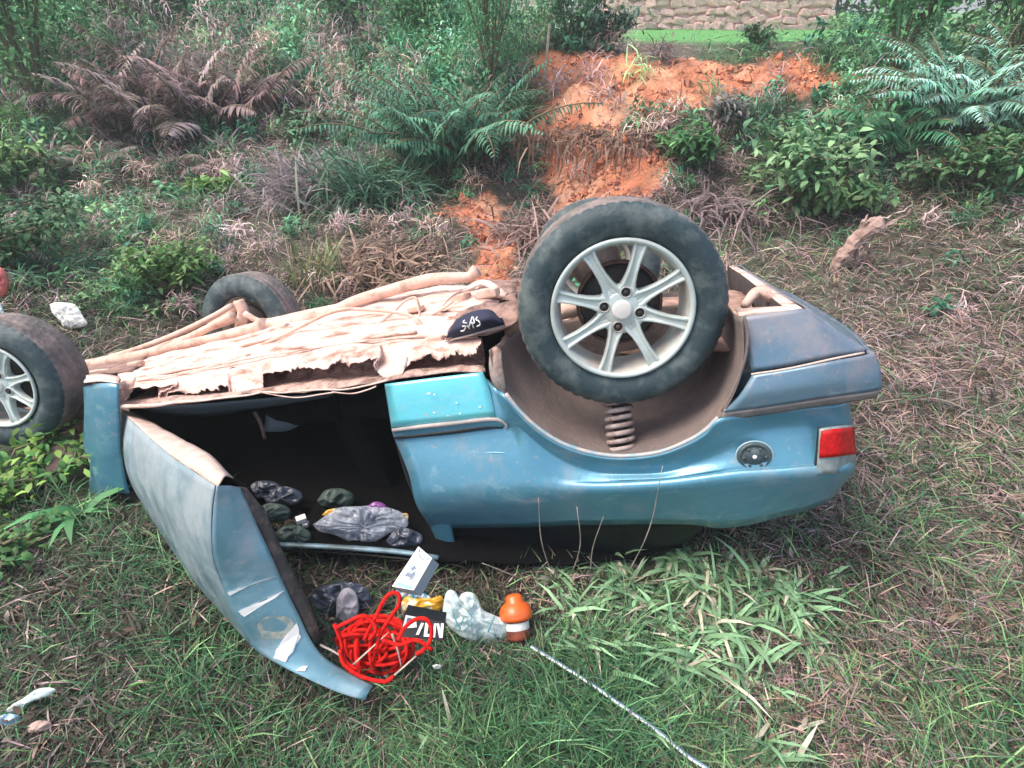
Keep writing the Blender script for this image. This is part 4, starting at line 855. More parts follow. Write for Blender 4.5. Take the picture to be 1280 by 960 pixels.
# front subframe and arms to the far wheel
for pts, v, r in (([(100, 456), (160, 440), (215, 420), (262, 398), (290, 382)], 1.0, .016), ([(110, 462), (180, 446), (240, 420), (292, 394)], .95, .020), ([(105, 478), (118, 470), (150, 468)], .5, .03), ([(180, 440), (230, 422), (296, 400)], 1.05, .012),
                  ([(298, 376), (304, 390), (300, 412)], 1.1, .03), ([(296, 378), (288, 392), (262, 404)], 1.1, .018), ([(306, 392), (330, 402), (380, 392), (430, 382), (480, 372)], .95, .016)):
    ctube('suspension_arm', [S(x, y, v) for x, y in pts], r, M['clay2'], n=8)
csheet('bulkhead_floor', [[S(100, 470, .45), S(130, 468, .4), S(165, 466, .35)], [S(100, 458, .8), S(140, 450, .8), S(190, 444, .75)], [S(130, 458, 1.2), S(180, 446, 1.2), S(260, 428, 1.2)]], M['rust'], thick=.004, jit=.01)
csheet('sill_inner_lip', [[S(165, 508, .06), S(240, 506, .07), S(330, 499, .07), S(420, 491, .06)], [S(190, 516, .12), S(250, 521, .14), S(320, 512, .14), S(410, 497, .09)]], M['greycloth'], thick=.004)

# interior, far side and roof ------------------------------------------
def P3(u, v, w): return np.array([u, v, w], float)
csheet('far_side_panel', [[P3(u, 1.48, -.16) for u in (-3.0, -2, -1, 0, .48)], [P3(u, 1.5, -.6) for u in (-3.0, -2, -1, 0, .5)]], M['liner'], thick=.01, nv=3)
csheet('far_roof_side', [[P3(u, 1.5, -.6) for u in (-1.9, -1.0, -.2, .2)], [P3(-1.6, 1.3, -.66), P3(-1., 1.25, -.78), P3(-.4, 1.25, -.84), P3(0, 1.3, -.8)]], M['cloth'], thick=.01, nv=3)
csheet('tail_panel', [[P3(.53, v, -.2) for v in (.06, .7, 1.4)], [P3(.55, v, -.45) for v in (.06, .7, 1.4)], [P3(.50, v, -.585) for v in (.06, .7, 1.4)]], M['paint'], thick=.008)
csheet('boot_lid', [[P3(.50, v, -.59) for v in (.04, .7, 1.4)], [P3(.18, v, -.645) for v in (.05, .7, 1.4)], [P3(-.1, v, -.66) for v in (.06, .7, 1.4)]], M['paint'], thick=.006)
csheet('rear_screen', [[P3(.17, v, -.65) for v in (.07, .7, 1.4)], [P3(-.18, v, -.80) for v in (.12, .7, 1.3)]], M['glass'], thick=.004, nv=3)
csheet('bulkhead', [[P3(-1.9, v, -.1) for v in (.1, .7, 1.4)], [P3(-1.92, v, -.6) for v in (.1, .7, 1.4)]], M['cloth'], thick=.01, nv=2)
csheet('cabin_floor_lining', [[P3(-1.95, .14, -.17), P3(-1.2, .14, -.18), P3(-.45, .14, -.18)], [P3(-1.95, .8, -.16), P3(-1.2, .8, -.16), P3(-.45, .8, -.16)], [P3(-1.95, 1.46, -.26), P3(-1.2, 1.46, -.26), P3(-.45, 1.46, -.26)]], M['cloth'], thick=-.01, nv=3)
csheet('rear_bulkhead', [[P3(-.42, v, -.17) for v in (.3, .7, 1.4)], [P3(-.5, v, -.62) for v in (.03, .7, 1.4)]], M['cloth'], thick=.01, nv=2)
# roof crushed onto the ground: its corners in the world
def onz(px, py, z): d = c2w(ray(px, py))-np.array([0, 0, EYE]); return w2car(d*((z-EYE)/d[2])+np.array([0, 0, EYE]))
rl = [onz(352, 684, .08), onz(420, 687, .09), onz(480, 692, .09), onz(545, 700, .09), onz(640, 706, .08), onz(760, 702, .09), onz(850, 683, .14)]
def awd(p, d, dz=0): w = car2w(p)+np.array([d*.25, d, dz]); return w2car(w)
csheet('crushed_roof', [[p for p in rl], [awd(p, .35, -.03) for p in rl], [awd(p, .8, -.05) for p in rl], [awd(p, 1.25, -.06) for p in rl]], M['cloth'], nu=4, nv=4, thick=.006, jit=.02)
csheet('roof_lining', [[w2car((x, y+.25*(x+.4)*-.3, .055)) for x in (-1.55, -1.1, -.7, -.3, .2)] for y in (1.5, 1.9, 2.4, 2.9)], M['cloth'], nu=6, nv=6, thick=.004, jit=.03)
railm = mat('roof_rail', (.20, .32, .38), .55, .1, var=(.10, .14, .16), vscale=14, coat=.3)
ctube('roof_rail', [onz(350, 681, .10), onz(400, 683, .11), onz(450, 686, .11), onz(500, 690, .11), onz(548, 697, .11)], [.012, .011, .012, .011, .010], railm, n=8, flat=.7)
ctube('rail_edge', [onz(352, 688, .085), onz(400, 690, .09), onz(450, 693, .09), onz(500, 698, .09), onz(546, 704, .09)], .004, M['black'], n=6)
# pillar behind the door opening, quarter window
csheet('rear_pillar', [[S(514, 604, .0), S(528, 606, -.015), S(544, 612, -.02)], [S(534, 650, .02), S(548, 652, .015), S(562, 654, .02)], [S(548, 682, .05), S(560, 684, .045), S(570, 686, .05)], [S(556, 706, .09), S(566, 708, .08), S(578, 708, .09)]], M['paint'], nu=3, nv=4, thick=.01)
csheet('quarter_window', [[S(560, 655, .045), S(640, 655, .045), S(740, 654, .045), S(830, 653, .045), S(888, 652, .045)], [S(566, 680, .09), S(640, 684, .10), S(740, 684, .10), S(820, 676, .10), S(874, 664, .08)], [S(572, 708, .15), S(640, 712, .17), S(740, 710, .17), S(815, 698, .17), S(862, 676, .14)]], M['glass'], nu=4, nv=4, thick=.004)
ctube('door_seal', [S(484, 483, .02), S(494, 540, .015), S(506, 585, .01), S(516, 612, .01), S(536, 655, .03), S(548, 690, .06)], .007, M['black'], n=8)
# seats hanging from the floor
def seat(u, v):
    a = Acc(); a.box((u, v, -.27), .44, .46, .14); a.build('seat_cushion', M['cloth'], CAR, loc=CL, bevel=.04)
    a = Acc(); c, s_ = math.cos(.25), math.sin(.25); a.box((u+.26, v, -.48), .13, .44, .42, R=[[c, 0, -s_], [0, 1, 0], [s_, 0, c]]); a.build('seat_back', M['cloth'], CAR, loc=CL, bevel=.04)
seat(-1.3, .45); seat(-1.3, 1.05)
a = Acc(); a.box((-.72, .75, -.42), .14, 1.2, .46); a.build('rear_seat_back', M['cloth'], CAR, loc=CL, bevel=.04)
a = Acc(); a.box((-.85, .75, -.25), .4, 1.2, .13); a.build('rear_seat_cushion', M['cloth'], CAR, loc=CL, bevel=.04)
csheet('grey_panel', [[S(332, 518, .22), S(370, 508, .25), S(416, 505, .3)], [S(330, 540, .2), S(362, 538, .22), S(390, 520, .27)]], M['greycloth'], thick=.01)  # plain grey-blue panel inside the door opening
ctube('seat_belt', [S(318, 515, .2), S(326, 530, .2), S(331, 548, .22)], .007, M['rust'], n=6)

# door ------------------------------------------------------------------
DOORZ = lambda x, y, z: SZ(x, y, z)
hin = [(148, 513), (150, 567), (162, 602), (181, 639)]
skin = [
  [(151, 513, 2.20), (206, 563, 1.75), (241, 588, 1.53), (270, 607, 1.38)],
  [(149, 545, 2.20), (196, 592, 1.76), (236, 617, 1.53), (266, 632, 1.385)],
  [(152, 575, 2.22), (200, 625, 1.77), (236, 650, 1.53), (265, 667, 1.39)],
  [(162, 602, 2.24), (208, 652, 1.79), (242, 683, 1.55), (268, 700, 1.41)],
  [(172, 622, 2.27), (218, 680, 1.82), (252, 718, 1.58), (279, 730, 1.44)],
  [(181, 640, 2.30), (234, 712, 1.85), (272, 755, 1.61), (300, 779, 1.47)],
  [(186, 648, 2.33), (242, 724, 1.88), (286, 775, 1.64), (316, 808, 1.50)]]
DO = csheet('door', [[SZ(*p) for p in r] for r in skin], M['doorpaint'], nu=5, nv=3, thick=-.003)
def dsheet(name, rows, m, **k): return sheet(name, rows, m, DO, loc=(0, 0, 0), **k)
# shut face, flat across, from the skin's trailing edge to the inner edge
sf = [
  [(270, 607, 1.38), (284, 602, 1.40), (299, 610, 1.46)],
  [(266, 632, 1.385), (290, 628, 1.38), (313, 638, 1.46)],
  [(265, 667, 1.39), (292, 662, 1.38), (324, 664, 1.47)],
  [(268, 700, 1.41), (300, 690, 1.40), (338, 693, 1.48)],
  [(279, 730, 1.44), (312, 716, 1.42), (351, 721, 1.50)],
  [(287, 755, 1.455), (324, 742, 1.44), (362, 745, 1.51)],
  [(300, 779, 1.47), (336, 768, 1.45), (374, 770, 1.52)],
  [(316, 808, 1.50), (350, 796, 1.46), (388, 798, 1.53)],
  [(348, 830, 1.50), (374, 820, 1.47), (404, 820, 1.54)],
  [(378, 846, 1.49), (400, 837, 1.47), (426, 836, 1.54)],
  [(418, 864, 1.49), (430, 854, 1.48), (446, 847, 1.53)],
  [(456, 875, 1.49), (461, 866, 1.48), (466, 857, 1.52)]]
facem = paint_mat('door_face_paint', (.15, .33, .40), (.45, .40, .39), .45, 1.05, .6)
# shut face: crease lines, a scuffed patch, sky highlights painted as white pieces
sf = [[a, ((a[0]+c[0])/2, (a[1]+c[1])/2-1.5, (a[2]+c[2])/2-.006), c] for a, _, c in sf]
def facep(r, t, dz=-.006):
    i = int(r); f_ = r-i; A_ = np.array(sf[i]); B_ = np.array(sf[min(i+1, len(sf)-1)]); q = A_*(1-f_)+B_*f_
    q = q[0]*(1-t)*(1-2*t)+q[1]*4*t*(1-t)+q[2]*t*(2*t-1) if True else q
    return SZ(q[0], q[1], q[2]+dz)
dsheet('shut_face', [[SZ(*p) for p in r] for r in sf], facem, nu=5, nv=3, thick=-.003, jit=.002)
dsheet('face_groove', [[facep(4.2, .02, .001), facep(3.4, .5, 0), facep(2.7, .97, .001)], [facep(4.35, .02, .001), facep(3.55, .5, 0), facep(2.8, .97, .001)]], M['dark'], nu=5, nv=2, thick=.003)
def glint_plate(pts, name='painted_sky_glint', m=M['whitep']):
    z = [SZ(*p) for p in pts]; n_ = len(z); V = z+[p+np.array([0.004, .0, 0]) for p in z]
    F = [tuple(range(n_)), tuple(range(n_, 2*n_))[::-1]]+[(i, (i+1) % n_, (i+1) % n_+n_, i+n_) for i in range(n_)]
    return mk(name, V, F, m, DO, smooth=False)
def face_patch(pts, name='painted_sky_glint', m=M['whitep'], d=-.0045):
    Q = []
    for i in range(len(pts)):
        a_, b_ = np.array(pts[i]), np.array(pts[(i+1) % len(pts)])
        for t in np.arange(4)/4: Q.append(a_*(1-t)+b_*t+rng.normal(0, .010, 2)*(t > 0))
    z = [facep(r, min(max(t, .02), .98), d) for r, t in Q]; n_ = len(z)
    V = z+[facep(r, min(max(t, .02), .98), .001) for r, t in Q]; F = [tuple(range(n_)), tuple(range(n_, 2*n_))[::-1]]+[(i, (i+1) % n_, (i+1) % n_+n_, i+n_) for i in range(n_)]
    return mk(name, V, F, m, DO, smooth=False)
face_patch([(4.45, .02), (4.35, .30), (3.95, .98), (4.20, .50), (4.62, .05)])  # glare of the sky on the bent edge, put in as white pieces
face_patch([(5.45, .06), (5.1, .5), (4.70, .97), (5.05, .75), (5.75, .12)])
face_patch([(7.7, .05), (7.1, .45), (6.3, .90), (6.9, .86), (7.6, .50), (8.0, .16)])
face_patch([(8.6, .06), (8.45, .3), (8.5, .42), (8.75, .22)])
face_patch([(5.9, .45), (6.0, .8), (6.5, .92), (6.9, .55), (6.8, .2), (6.2, .25)], 'scuffed_patch', mat('scuff', (.22, .30, .28), .8, var=(.42, .40, .34), vscale=50, vmix=(.4, .6)), -.003)
dsheet('face_groove', [[facep(5.0, .03, -.001), facep(4.3, .5, -.002), facep(3.6, .97, -.001)], [facep(5.08, .03, -.001), facep(4.36, .5, -.002), facep(3.64, .97, -.001)]], M['doorpaint'], nu=5, nv=2, thick=.002)
# dusty bottom edge facing up
be = [[(151, 512, 2.19), (206, 563, 1.75), (241, 588, 1.53), (271, 608, 1.377)], [(163, 514, 2.24), (216, 554, 1.78), (250, 574, 1.56), (281, 594, 1.40)], [(175, 519, 2.29), (225, 547, 1.85), (262, 568, 1.62), (292, 597, 1.45)]]
dsheet('bottom_edge', [[SZ(*p) for p in r] for r in be], mat('door_edge_dust', (.66, .47, .39), .8, var=(.5, .36, .3), vscale=20, bump=.3, bscale=50), nu=5, nv=3, thick=-.003, jit=.003)
# rubber seal and inner trim
isl = [[(299, 608, 1.47), (313, 638, 1.475), (331, 677, 1.485), (350, 718, 1.50), (372, 762, 1.52), (394, 800, 1.54)], [(309, 610, 1.49), (326, 632, 1.50), (343, 665, 1.51), (361, 704, 1.53), (382, 745, 1.55), (400, 786, 1.56)]]
dsheet('rubber_seal', [[SZ(*p) for p in r] for r in isl], M['seal'], nu=5, nv=3, thick=-.02, jit=.005)
it = [[(312, 610, 1.50), (340, 664, 1.53), (378, 745, 1.57), (398, 790, 1.58)], [(262, 580, 1.75), (290, 640, 1.78), (320, 700, 1.83), (340, 750, 1.85)], [(176, 524, 2.32), (182, 570, 2.35), (190, 620, 2.38), (200, 650, 2.40)]]
dsheet('inner_trim', [[SZ(*p) for p in r] for r in it], M['cloth'], nu=4, nv=4, thick=.004)

# wheels ------------------------------------------------------------------
def tyre_mesh(R, wid, rim):
    n = 216; h = wid/2
    prof = [(rim-.006, .022), (rim+.004, .010), (rim+.012, .004), (rim+.030, -.006), (rim+.052, -.008), (rim+.070, -.003), (R-.012, .010), (R-.004, .022)]
    ty = np.linspace(.03, wid-.03, 13); grooves = (3, 6, 9)
    for i, y in enumerate(ty): prof.append((R-(.007 if i in grooves else .0)+.0, float(y)))
    prof += [(r, wid-y) for r, y in prof[7::-1]]
    nT = 8
    def fn(k, j):
        if nT <= j < nT+13:
            i = j-nT
            if i in grooves: return 0
            ph = (k+(i*2 if i < 6 else -i*2)) % 4
            return -.005 if ph == 0 else 0
        if j in (7, nT+13): return -.004 if k % 4 == 0 else 0
        return 0
    V, F = lathe(prof, n, fn=fn); c = len(prof)
    fm = [1 if nT-1 <= (i % (c-1)) <= nT+12 else 0 for i in range(len(F))]
    return V, F, fm
def rim_meshes(rim):
    V, F = lathe([(rim-.004, .010), (rim-.001, .003), (rim-.004, .0), (rim-.009, .001), (rim-.012, .006), (rim-.016, .010), (rim-.020, .03), (rim-.026, .06), (rim-.022, .11), (rim-.010, .15), (rim-.004, .165)], 96)
    return V, F
def spokes(rim, a0):
    acc = Acc(); Rh = .050; Ro = rim-.013
    for k in range(8):
        t = math.radians(a0-45*k); c, s_ = math.cos(t), math.sin(t); Rm = np.array([[c, 0, -s_], [0, 1, 0], [s_, 0, c]])
        # stations: radius, half width, face depth, back depth
        st = [(.030, .022, .016, .05), (.052, .025, .015, .05), (.066, .0200, .013, .045), (.082, .0160, .011, .038), (.105, .0135, .007, .030), (.135, .0130, .004, .024), (Ro-.012, .016, .003, .02), (Ro+.003, .020, .004, .018)]
        V = []
        for r, hw, y0, y1 in st:
            g = .35  # two raised ridges along the edges, a shallow channel between them
            sec = [(-hw-.002, y1), (-hw, y0+.003), (-hw*.9, y0), (-hw*.6, y0), (-hw*g, y0+.005), (hw*g, y0+.005), (hw*.6, y0), (hw*.9, y0), (hw, y0+.003), (hw+.002, y1)]
            V += [Rm@np.array([r, y, z]) for z, y in sec]
        m_ = 10; F = [(i*m_+j, i*m_+(j+1) % m_, (i+1)*m_+(j+1) % m_, (i+1)*m_+j) for i in range(len(st)-1) for j in range(m_)]
        acc.add(V, F)
        # web between neighbouring spokes near the hub
        t2 = t-math.radians(22.5); c2, s2 = math.cos(t2), math.sin(t2); R2 = np.array([[c2, 0, -s2], [0, 1, 0], [s2, 0, c2]])
        q = [(.028, -.012), (.028, .012), (.060, .0235), (.066, .014), (.068, 0), (.066, -.014), (.060, -.0235)]
        Vw = [R2@np.array([r, .018, z]) for r, z in q]+[R2@np.array([r, .048, z]) for r, z in q]; n_ = len(q)
        acc.add(Vw, [tuple(range(n_))[::-1], tuple(range(n_, 2*n_))]+[(i, (i+1) % n_, (i+1) % n_+n_, i+n_) for i in range(n_)])
    V, F = lathe([(.0001, .014), (.03, .014), (.046, .016), (.052, .022), (.052, .05)], 40); acc.add(V, F)
    return acc
def wheel(center, axis, R=.2875, wid=.185, rim=.192, spin=0, inner=False):
    e = empty('wheel', np.array(center)+OFF, parent=CAR)
    ax = Vector(axis).normalized(); e.rotation_mode = 'QUATERNION'
    z = Vector((0, 0, 1)); x = ax.cross(z).normalized(); z2 = x.cross(ax)
    e.rotation_quaternion = Matrix((x, ax, z2)).transposed().to_quaternion() @ Matrix.Rotation(spin, 3, 'Y').to_quaternion()
    V, F, fm = tyre_mesh(R, wid, rim); mk('tyre', V, F, None, e, mats=[M['rubber'], M['tread']], fm=fm)
    V, F = rim_meshes(rim); rb = mk('rim', V, F, M['alloyd'], e)
    V, F = lathe([(rim+.001, .006), (rim+.003, .001), (rim-.001, -.004), (rim-.008, -.003), (rim-.012, .004)], 96); mk('rim_edge', V, F, M['alloy'], e)
    a = spokes(rim, 69); o = a.build('spokes', M['alloy'], e, bevel=.0012)
    o.data.polygons.foreach_set('use_smooth', [True]*len(o.data.polygons)); 
    V, F = lathe([(.0001, .0045), (.020, .005), (.0245, .0062), (.0268, .009), (.0275, .015)], 32); mk('centre_cap', V, F, M['cap'], e)
    for k in range(4):
        t = math.radians(72+90*k); c = (.049*math.cos(t), .049*math.sin(t))
        V, F = lathe([(.0155, .018), (.016, .0125), (.0135, .0115), (.0125, .015), (.0115, .030)], 20); mk('nut_recess', [(x+c[0], y, z+c[1]) for x, y, z in V], F, M['alloyd'], e)
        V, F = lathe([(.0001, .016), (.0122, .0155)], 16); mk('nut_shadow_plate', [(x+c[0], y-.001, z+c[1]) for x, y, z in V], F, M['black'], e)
        V, F = lathe([(.0001, .0105), (.0055, .011), (.007, .014)], 6); mk('wheel_nut', [(x+c[0], y+.001, z+c[1]) for x, y, z in V], F, M['dark'], e)
    V, F = lathe([(.0001, .072), (.092, .075), (.108, .082), (.112, .10), (.112, .15), (.0001, .155)], 48); mk('brake_drum', V, F, M['dark'], e)
    V, F = lathe([(.113, .088), (.122, .094), (.122, .104), (.113, .108)], 48); mk('drum_flange', V, F, M['rusthole'], e)
    return e
ax_r = (-.16, 1, .13)
wheel((0, -.005, -.008), ax_r)
fw = S(745, 325, 1.30); wheel((-.215, 1.36, .055), (.1, -1, .0), R=.30, rim=.17)
# front near, turned a little
f0 = SZ(-8, 484, 2.3)
wheel((f0[0], f0[1]+.0, f0[2]), (-.20, 1, .06), R=.272, rim=.170, wid=.19, spin=.3)
ff = S(306, 406, 1.16)
wheel((ff[0]-.02, ff[1]+.19, ff[2]), (.0, -1, -.02), R=.2875, rim=.165, wid=.185)
# axle beam at the back
ctube('rear_axle', [P3(.02, .17, 0), P3(-.1, .7, -.03), P3(-.2, 1.2, 0)], .03, M['clay2'], n=10)
ctube('trailing_arm', [P3(.0, .22, 0), P3(-.25, .28, -.03), P3(-.42, .32, -.08)], .028, M['clay2'], n=8)
ctube('front_hub', [ff+[0, .0, 0], ff+[0, .08, 0]], .06, M['rust'], n=14, sm=2)

# ------------------------------------------------------------------ loose things
# navy cap or pouch on the floor pan
def pouch():
    pts = [[(557, 426, .12), (585, 419, .11), (610, 412, .11), (632, 406, .13)], [(562, 412, .10), (588, 404, .075), (610, 399, .075), (628, 402, .11)], [(570, 399, .15), (590, 389, .13), (612, 387, .13), (624, 396, .15)]]
    rows_ = [[car2w(S(*p)) for p in r] for r in pts]; b = rows_[0][1]; rows_ = [[p-b for p in r] for r in rows_]
    o = sheet('navy_pouch', rows_, M['navy'], None, nu=5, nv=5, thick=-.02, loc=b, jit=.002); tag(o, 'dark navy cloth pouch with pale handwritten letters lying on the upturned floor', 'pouch')
    ed = tube('piping', [p+np.array([0, -.003, .0]) for p in rows_[0]], .0035, M['mould'], o, n=6)
    stroke = lambda q, r=.0022: q
    n_ = 0
    for pl in ([(581, 400), (579, 403), (584, 404)], [(586, 409), (589, 400), (591, 396), (593, 404), (588, 403)], [(590, 404), (592, 410)], [(597, 396), (595, 399), (599, 402), (600, 406), (596, 408)], [(578, 408), (582, 408), (580, 413), (576, 414)], [(584, 407), (587, 411)]):
        def vat(x, y): t = (y-396)/22; return .158+.0*t-.018
        ps = [car2w(S(x, y, .055+.0016*abs(y-403)))-b for x, y in pl]; tube('letter_stroke', ps, .0022, M['whitep'], o, n=5, sm=3); n_ += 1
pouch()

def Wz(px, py, z): return c2w(ray(px, py)*z)        # world point on a sight line at depth z
def localise(pts): b = np.mean(pts, 0); b[2] = np.min(np.array(pts)[:, 2]); return b
# white carton
def carton():
    c = [Wz(490, 733, 1.44), Wz(517, 738, 1.43), Wz(540, 698, 1.47), Wz(523, 683, 1.50)]
    n_ = np.cross(c[1]-c[0], c[3]-c[0]); n_ /= np.linalg.norm(n_); n_ = -n_ if n_[1] < 0 else n_
    b = localise(c); t = empty('white_carton', b); tag(t, 'tall white carton with a blue grey printed picture leaning by the red rope', 'carton')
    C = [p-b for p in c]; D_ = n_*.035+np.array([.012, 0, -.004]); V = C+[p+D_ for p in C]
    mk('carton_body', V, [(0, 1, 2, 3), (4, 7, 6, 5), (0, 4, 5, 1), (1, 5, 6, 2), (2, 6, 7, 3), (3, 7, 4, 0)], None, t, smooth=False, mats=[M['white'], M['cardside']], fm=[0, 1, 1, 1, 0, 1])
    def on(a, b_, d=.0012): return C[0]*(1-a)*(1-b_)+C[1]*a*(1-b_)+C[2]*a*b_+C[3]*(1-a)*b_-n_*d
    mk('printed_panel', [on(.18, .22), on(.75, .22), on(.75, .62), on(.18, .62)], [(0, 1, 2, 3)], M['cardside'], t)
    mk('printed_figure', [on(.28, .28, .002), on(.5, .3, .002), on(.62, .26, .002), on(.66, .4, .002), on(.6, .55, .002), on(.42, .6, .002), on(.34, .5, .002), on(.46, .44, .002), on(.3, .38, .002)], [tuple(range(9))], M['bluegrey'], t)
    tube('thumb_cut', [on(.16, .98), on(.25, .88), on(.5, .82), on(.75, .85), on(.86, .95)], .0012, M['bluegrey'], t, n=5)
    mk('printed_base', [on(.1, .02), on(.9, .02), on(.88, .10), on(.12, .12)], [(0, 1, 2, 3)], M['bluew'], t)
carton()
def crumple(name, label, cat, poly, z, m, depth=.05, jit=.012, parent=None, seed=0, tagit=True):
    """a crumpled sheet or bag whose outline is poly (pixels) at depth z, bulging towards the camera"""
    n = 26; poly = np.array(poly, float); c = poly.mean(0); ring = cr(np.vstack([poly, poly[:1]]), 9)[:-1]; k = len(ring)
    V = []; r2 = np.random.default_rng(seed+5)
    levels = [1, .95, .87, .77, .66, .54, .42, .3, .18, .08]
    for side in (1, -1):
        for s_ in levels:
            for i in range(k):
                p = c+(ring[i]-c)*s_; h = math.sqrt(max(0, 1-s_**2))
                w = Wz(p[0], p[1], z); nn = np.array(mnoise.noise_vector(Vector(w*16+Vector((seed, 0, 0)))) )
                dirn = np.array([0, -.7, .7])*side
                vo = mnoise.voronoi(Vector(w*30)+Vector((seed*3., 0, 0)))[0]; vo2 = mnoise.voronoi(Vector(w*55)+Vector((seed*3., 4, 0)))[0]
                fold = min(1, .75*(vo[1]-vo[0])*1.5+.35*(vo2[1]-vo2[0])*1.3+.3*abs(mnoise.noise(Vector(w*24)+Vector((seed*3., 1, 2))))+.1*abs(mnoise.noise(Vector(w*62)+Vector((seed*3., 5, 2)))))
                V.append(w+dirn*depth*.55*h*(1.15-1.1*fold)+nn*jit*(1.2-s_))
        V.append(Wz(c[0], c[1], z)+np.array([0, -.7, .7])*side*depth*.5)
    L_ = len(levels)*k+1; F = []
    for sd_ in (0, 1):
        o_ = sd_*L_
        for a in range(len(levels)-1):
            for i in range(k): f_ = (o_+a*k+i, o_+a*k+(i+1) % k, o_+(a+1)*k+(i+1) % k, o_+(a+1)*k+i); F.append(f_ if sd_ else f_[::-1])
        a = len(levels)-1
        for i in range(k): f_ = (o_+a*k+i, o_+a*k+(i+1) % k, o_+L_-1); F.append(f_ if sd_ else f_[::-1])
    b = localise(V); o = mk(name, [np.array(p)-b for p in V], F, m, parent, loc=b if parent is None else None)
    if tagit: tag(o, label, cat)
    return o, b
def zfor(px, py, lift=.03):    # depth where a sight line is lift above the ground
    p = H(px, py); d = c2w(ray(px, py))-np.array([0, 0, EYE]); t = (p[2]+lift-EYE)/d[2]; return t
z = zfor(595, 800, .03)
bagp = [(552, 772), (556, 745), (563, 737), (571, 742), (569, 756), (578, 742), (590, 741), (598, 752), (604, 762), (618, 768), (632, 776), (636, 788), (628, 800), (612, 805), (590, 801), (568, 790)]
o, b = crumple('white_plastic_bag', 'crumpled white plastic bag on the grass left of the orange capped bottle', 'plastic bag', bagp, z, M['bag'], .06, .014, seed=2)
for pl in ([(580, 770), (578, 776), (576, 780)], [(586, 766), (590, 772), (584, 780), (589, 783)], [(565, 762), (570, 776), (576, 786)], [(618, 770), (610, 790)]):
    tube('fold_print', [Wz(x, y, z-.046)-b for x, y in pl], .0022, mat('teal_print', (.12, .38, .40), .5), o, n=5, sm=3)
# yellow wrapper and blue wrapper
z = zfor(525, 775, .04)
o, b = crumple('yellow_wrapper', 'crumpled yellow and white food wrapper between the carton and the white bag', 'wrapper', [(501, 754), (508, 746), (522, 748), (538, 748), (551, 745), (554, 756), (546, 768), (530, 772), (514, 768), (504, 764)], z, M['yellow'], .04, .012, seed=4)
o, b = crumple('blue_wrapper', 'small white and blue crumpled wrapper under the bottom of the carton', 'wrapper', [(494, 738), (506, 736), (520, 738), (537, 745), (535, 750), (518, 750), (500, 748)], z+.01, M['bluew'], .03, .01, seed=6)
# dark box with white letters
def letterbox():
    c = [Wz(500, 796, 1.40), Wz(553, 801, 1.40), Wz(555, 778, 1.44), Wz(505, 768, 1.44)]; b = localise(c)
    t = empty('lettered_box', b); tag(t, 'small dark box with white letters LN half behind the red rope', 'box')
    C = [p-b for p in c]; D_ = np.array([0, .05, -.03]); V = C+[p+D_ for p in C]
    mk('box_body', V, [(0, 1, 2, 3), (4, 7, 6, 5), (0, 4, 5, 1), (1, 5, 6, 2), (2, 6, 7, 3), (3, 7, 4, 0)], M['black'], t, smooth=False)
    n_ = np.cross(C[1]-C[0], C[3]-C[0]); n_ /= np.linalg.norm(n_); n_ = -n_ if n_[1] > 0 else n_
    on = lambda a, b_, d=.002: C[0]*(1-a)*(1-b_)+C[1]*a*(1-b_)+C[2]*a*b_+C[3]*(1-a)*b_+n_*d
    def poly(q, m=M['whitep'], name='letter', d=.002): mk(name, [on(a, b_, d) for a, b_ in q], [tuple(range(len(q)))], m, t, smooth=False)
    poly([(.02, .35), (.36, .5), (.30, .98), (.05, .98)], name='white_label'); poly([(.09, .55), (.22, .6), (.2, .88), (.10, .85)], M['bluegrey'], 'dark_square', .003)
    poly([(.36, .15), (.43, .15), (.52, .75), (.45, .75)]); 
    poly([(.55, .1), (.70, .12), (.70, .26), (.63, .25), (.63, .8), (.55, .78)])
    poly([(.76, .1), (.82, .12), (.82, .85), (.76, .82)]); poly([(.82, .85), (.92, .12), (.99, .14), (.88, .87)]); poly([(.93, .12), (1., .13), (1., .92), (.93, .9)])
letterbox()
# orange capped bottle
def bottle():
    z_ = zfor(640, 795, .02); b = H(648, 802)+np.array([0, -.01, .03]); t = empty('orange_capped_bottle', b); tag(t, 'small bottle with a bright orange domed cap and white label standing in the grass', 'bottle')
    s = pxs(b, 1); up = Matrix.Rotation(-.15, 3, 'Y')@Matrix.Rotation(-.75, 3, 'X')
    def lz(prof, m, name, parent=t, n=28): V, F = lathe(prof, n); V = [tuple(up@Vector((x, -z2, y)) ) for x, y, z2 in V]; return mk(name, V, F, m, parent)
    k = s*1.05
    lz([(.1*k, 0), (12*k, .5*k), (13*k, 3*k), (13*k, 17*k), (12*k, 20*k), (11*k, 21*k)], M['brownred'], 'bottle_body')
    lz([(13.2*k, 11*k), (13.5*k, 12*k), (13.5*k, 18*k), (13.1*k, 19*k)], M['white'], 'paper_label')
    c = lz([(11.5*k, 20*k), (17*k, 21*k), (18.5*k, 24*k), (18*k, 29*k), (15.5*k, 35*k), (11.5*k, 38*k), (9.5*k, 40*k), (9*k, 45*k), (6*k, 47*k), (.1*k, 47.5*k)], M['orange'], 'screw_cap')
bottle()
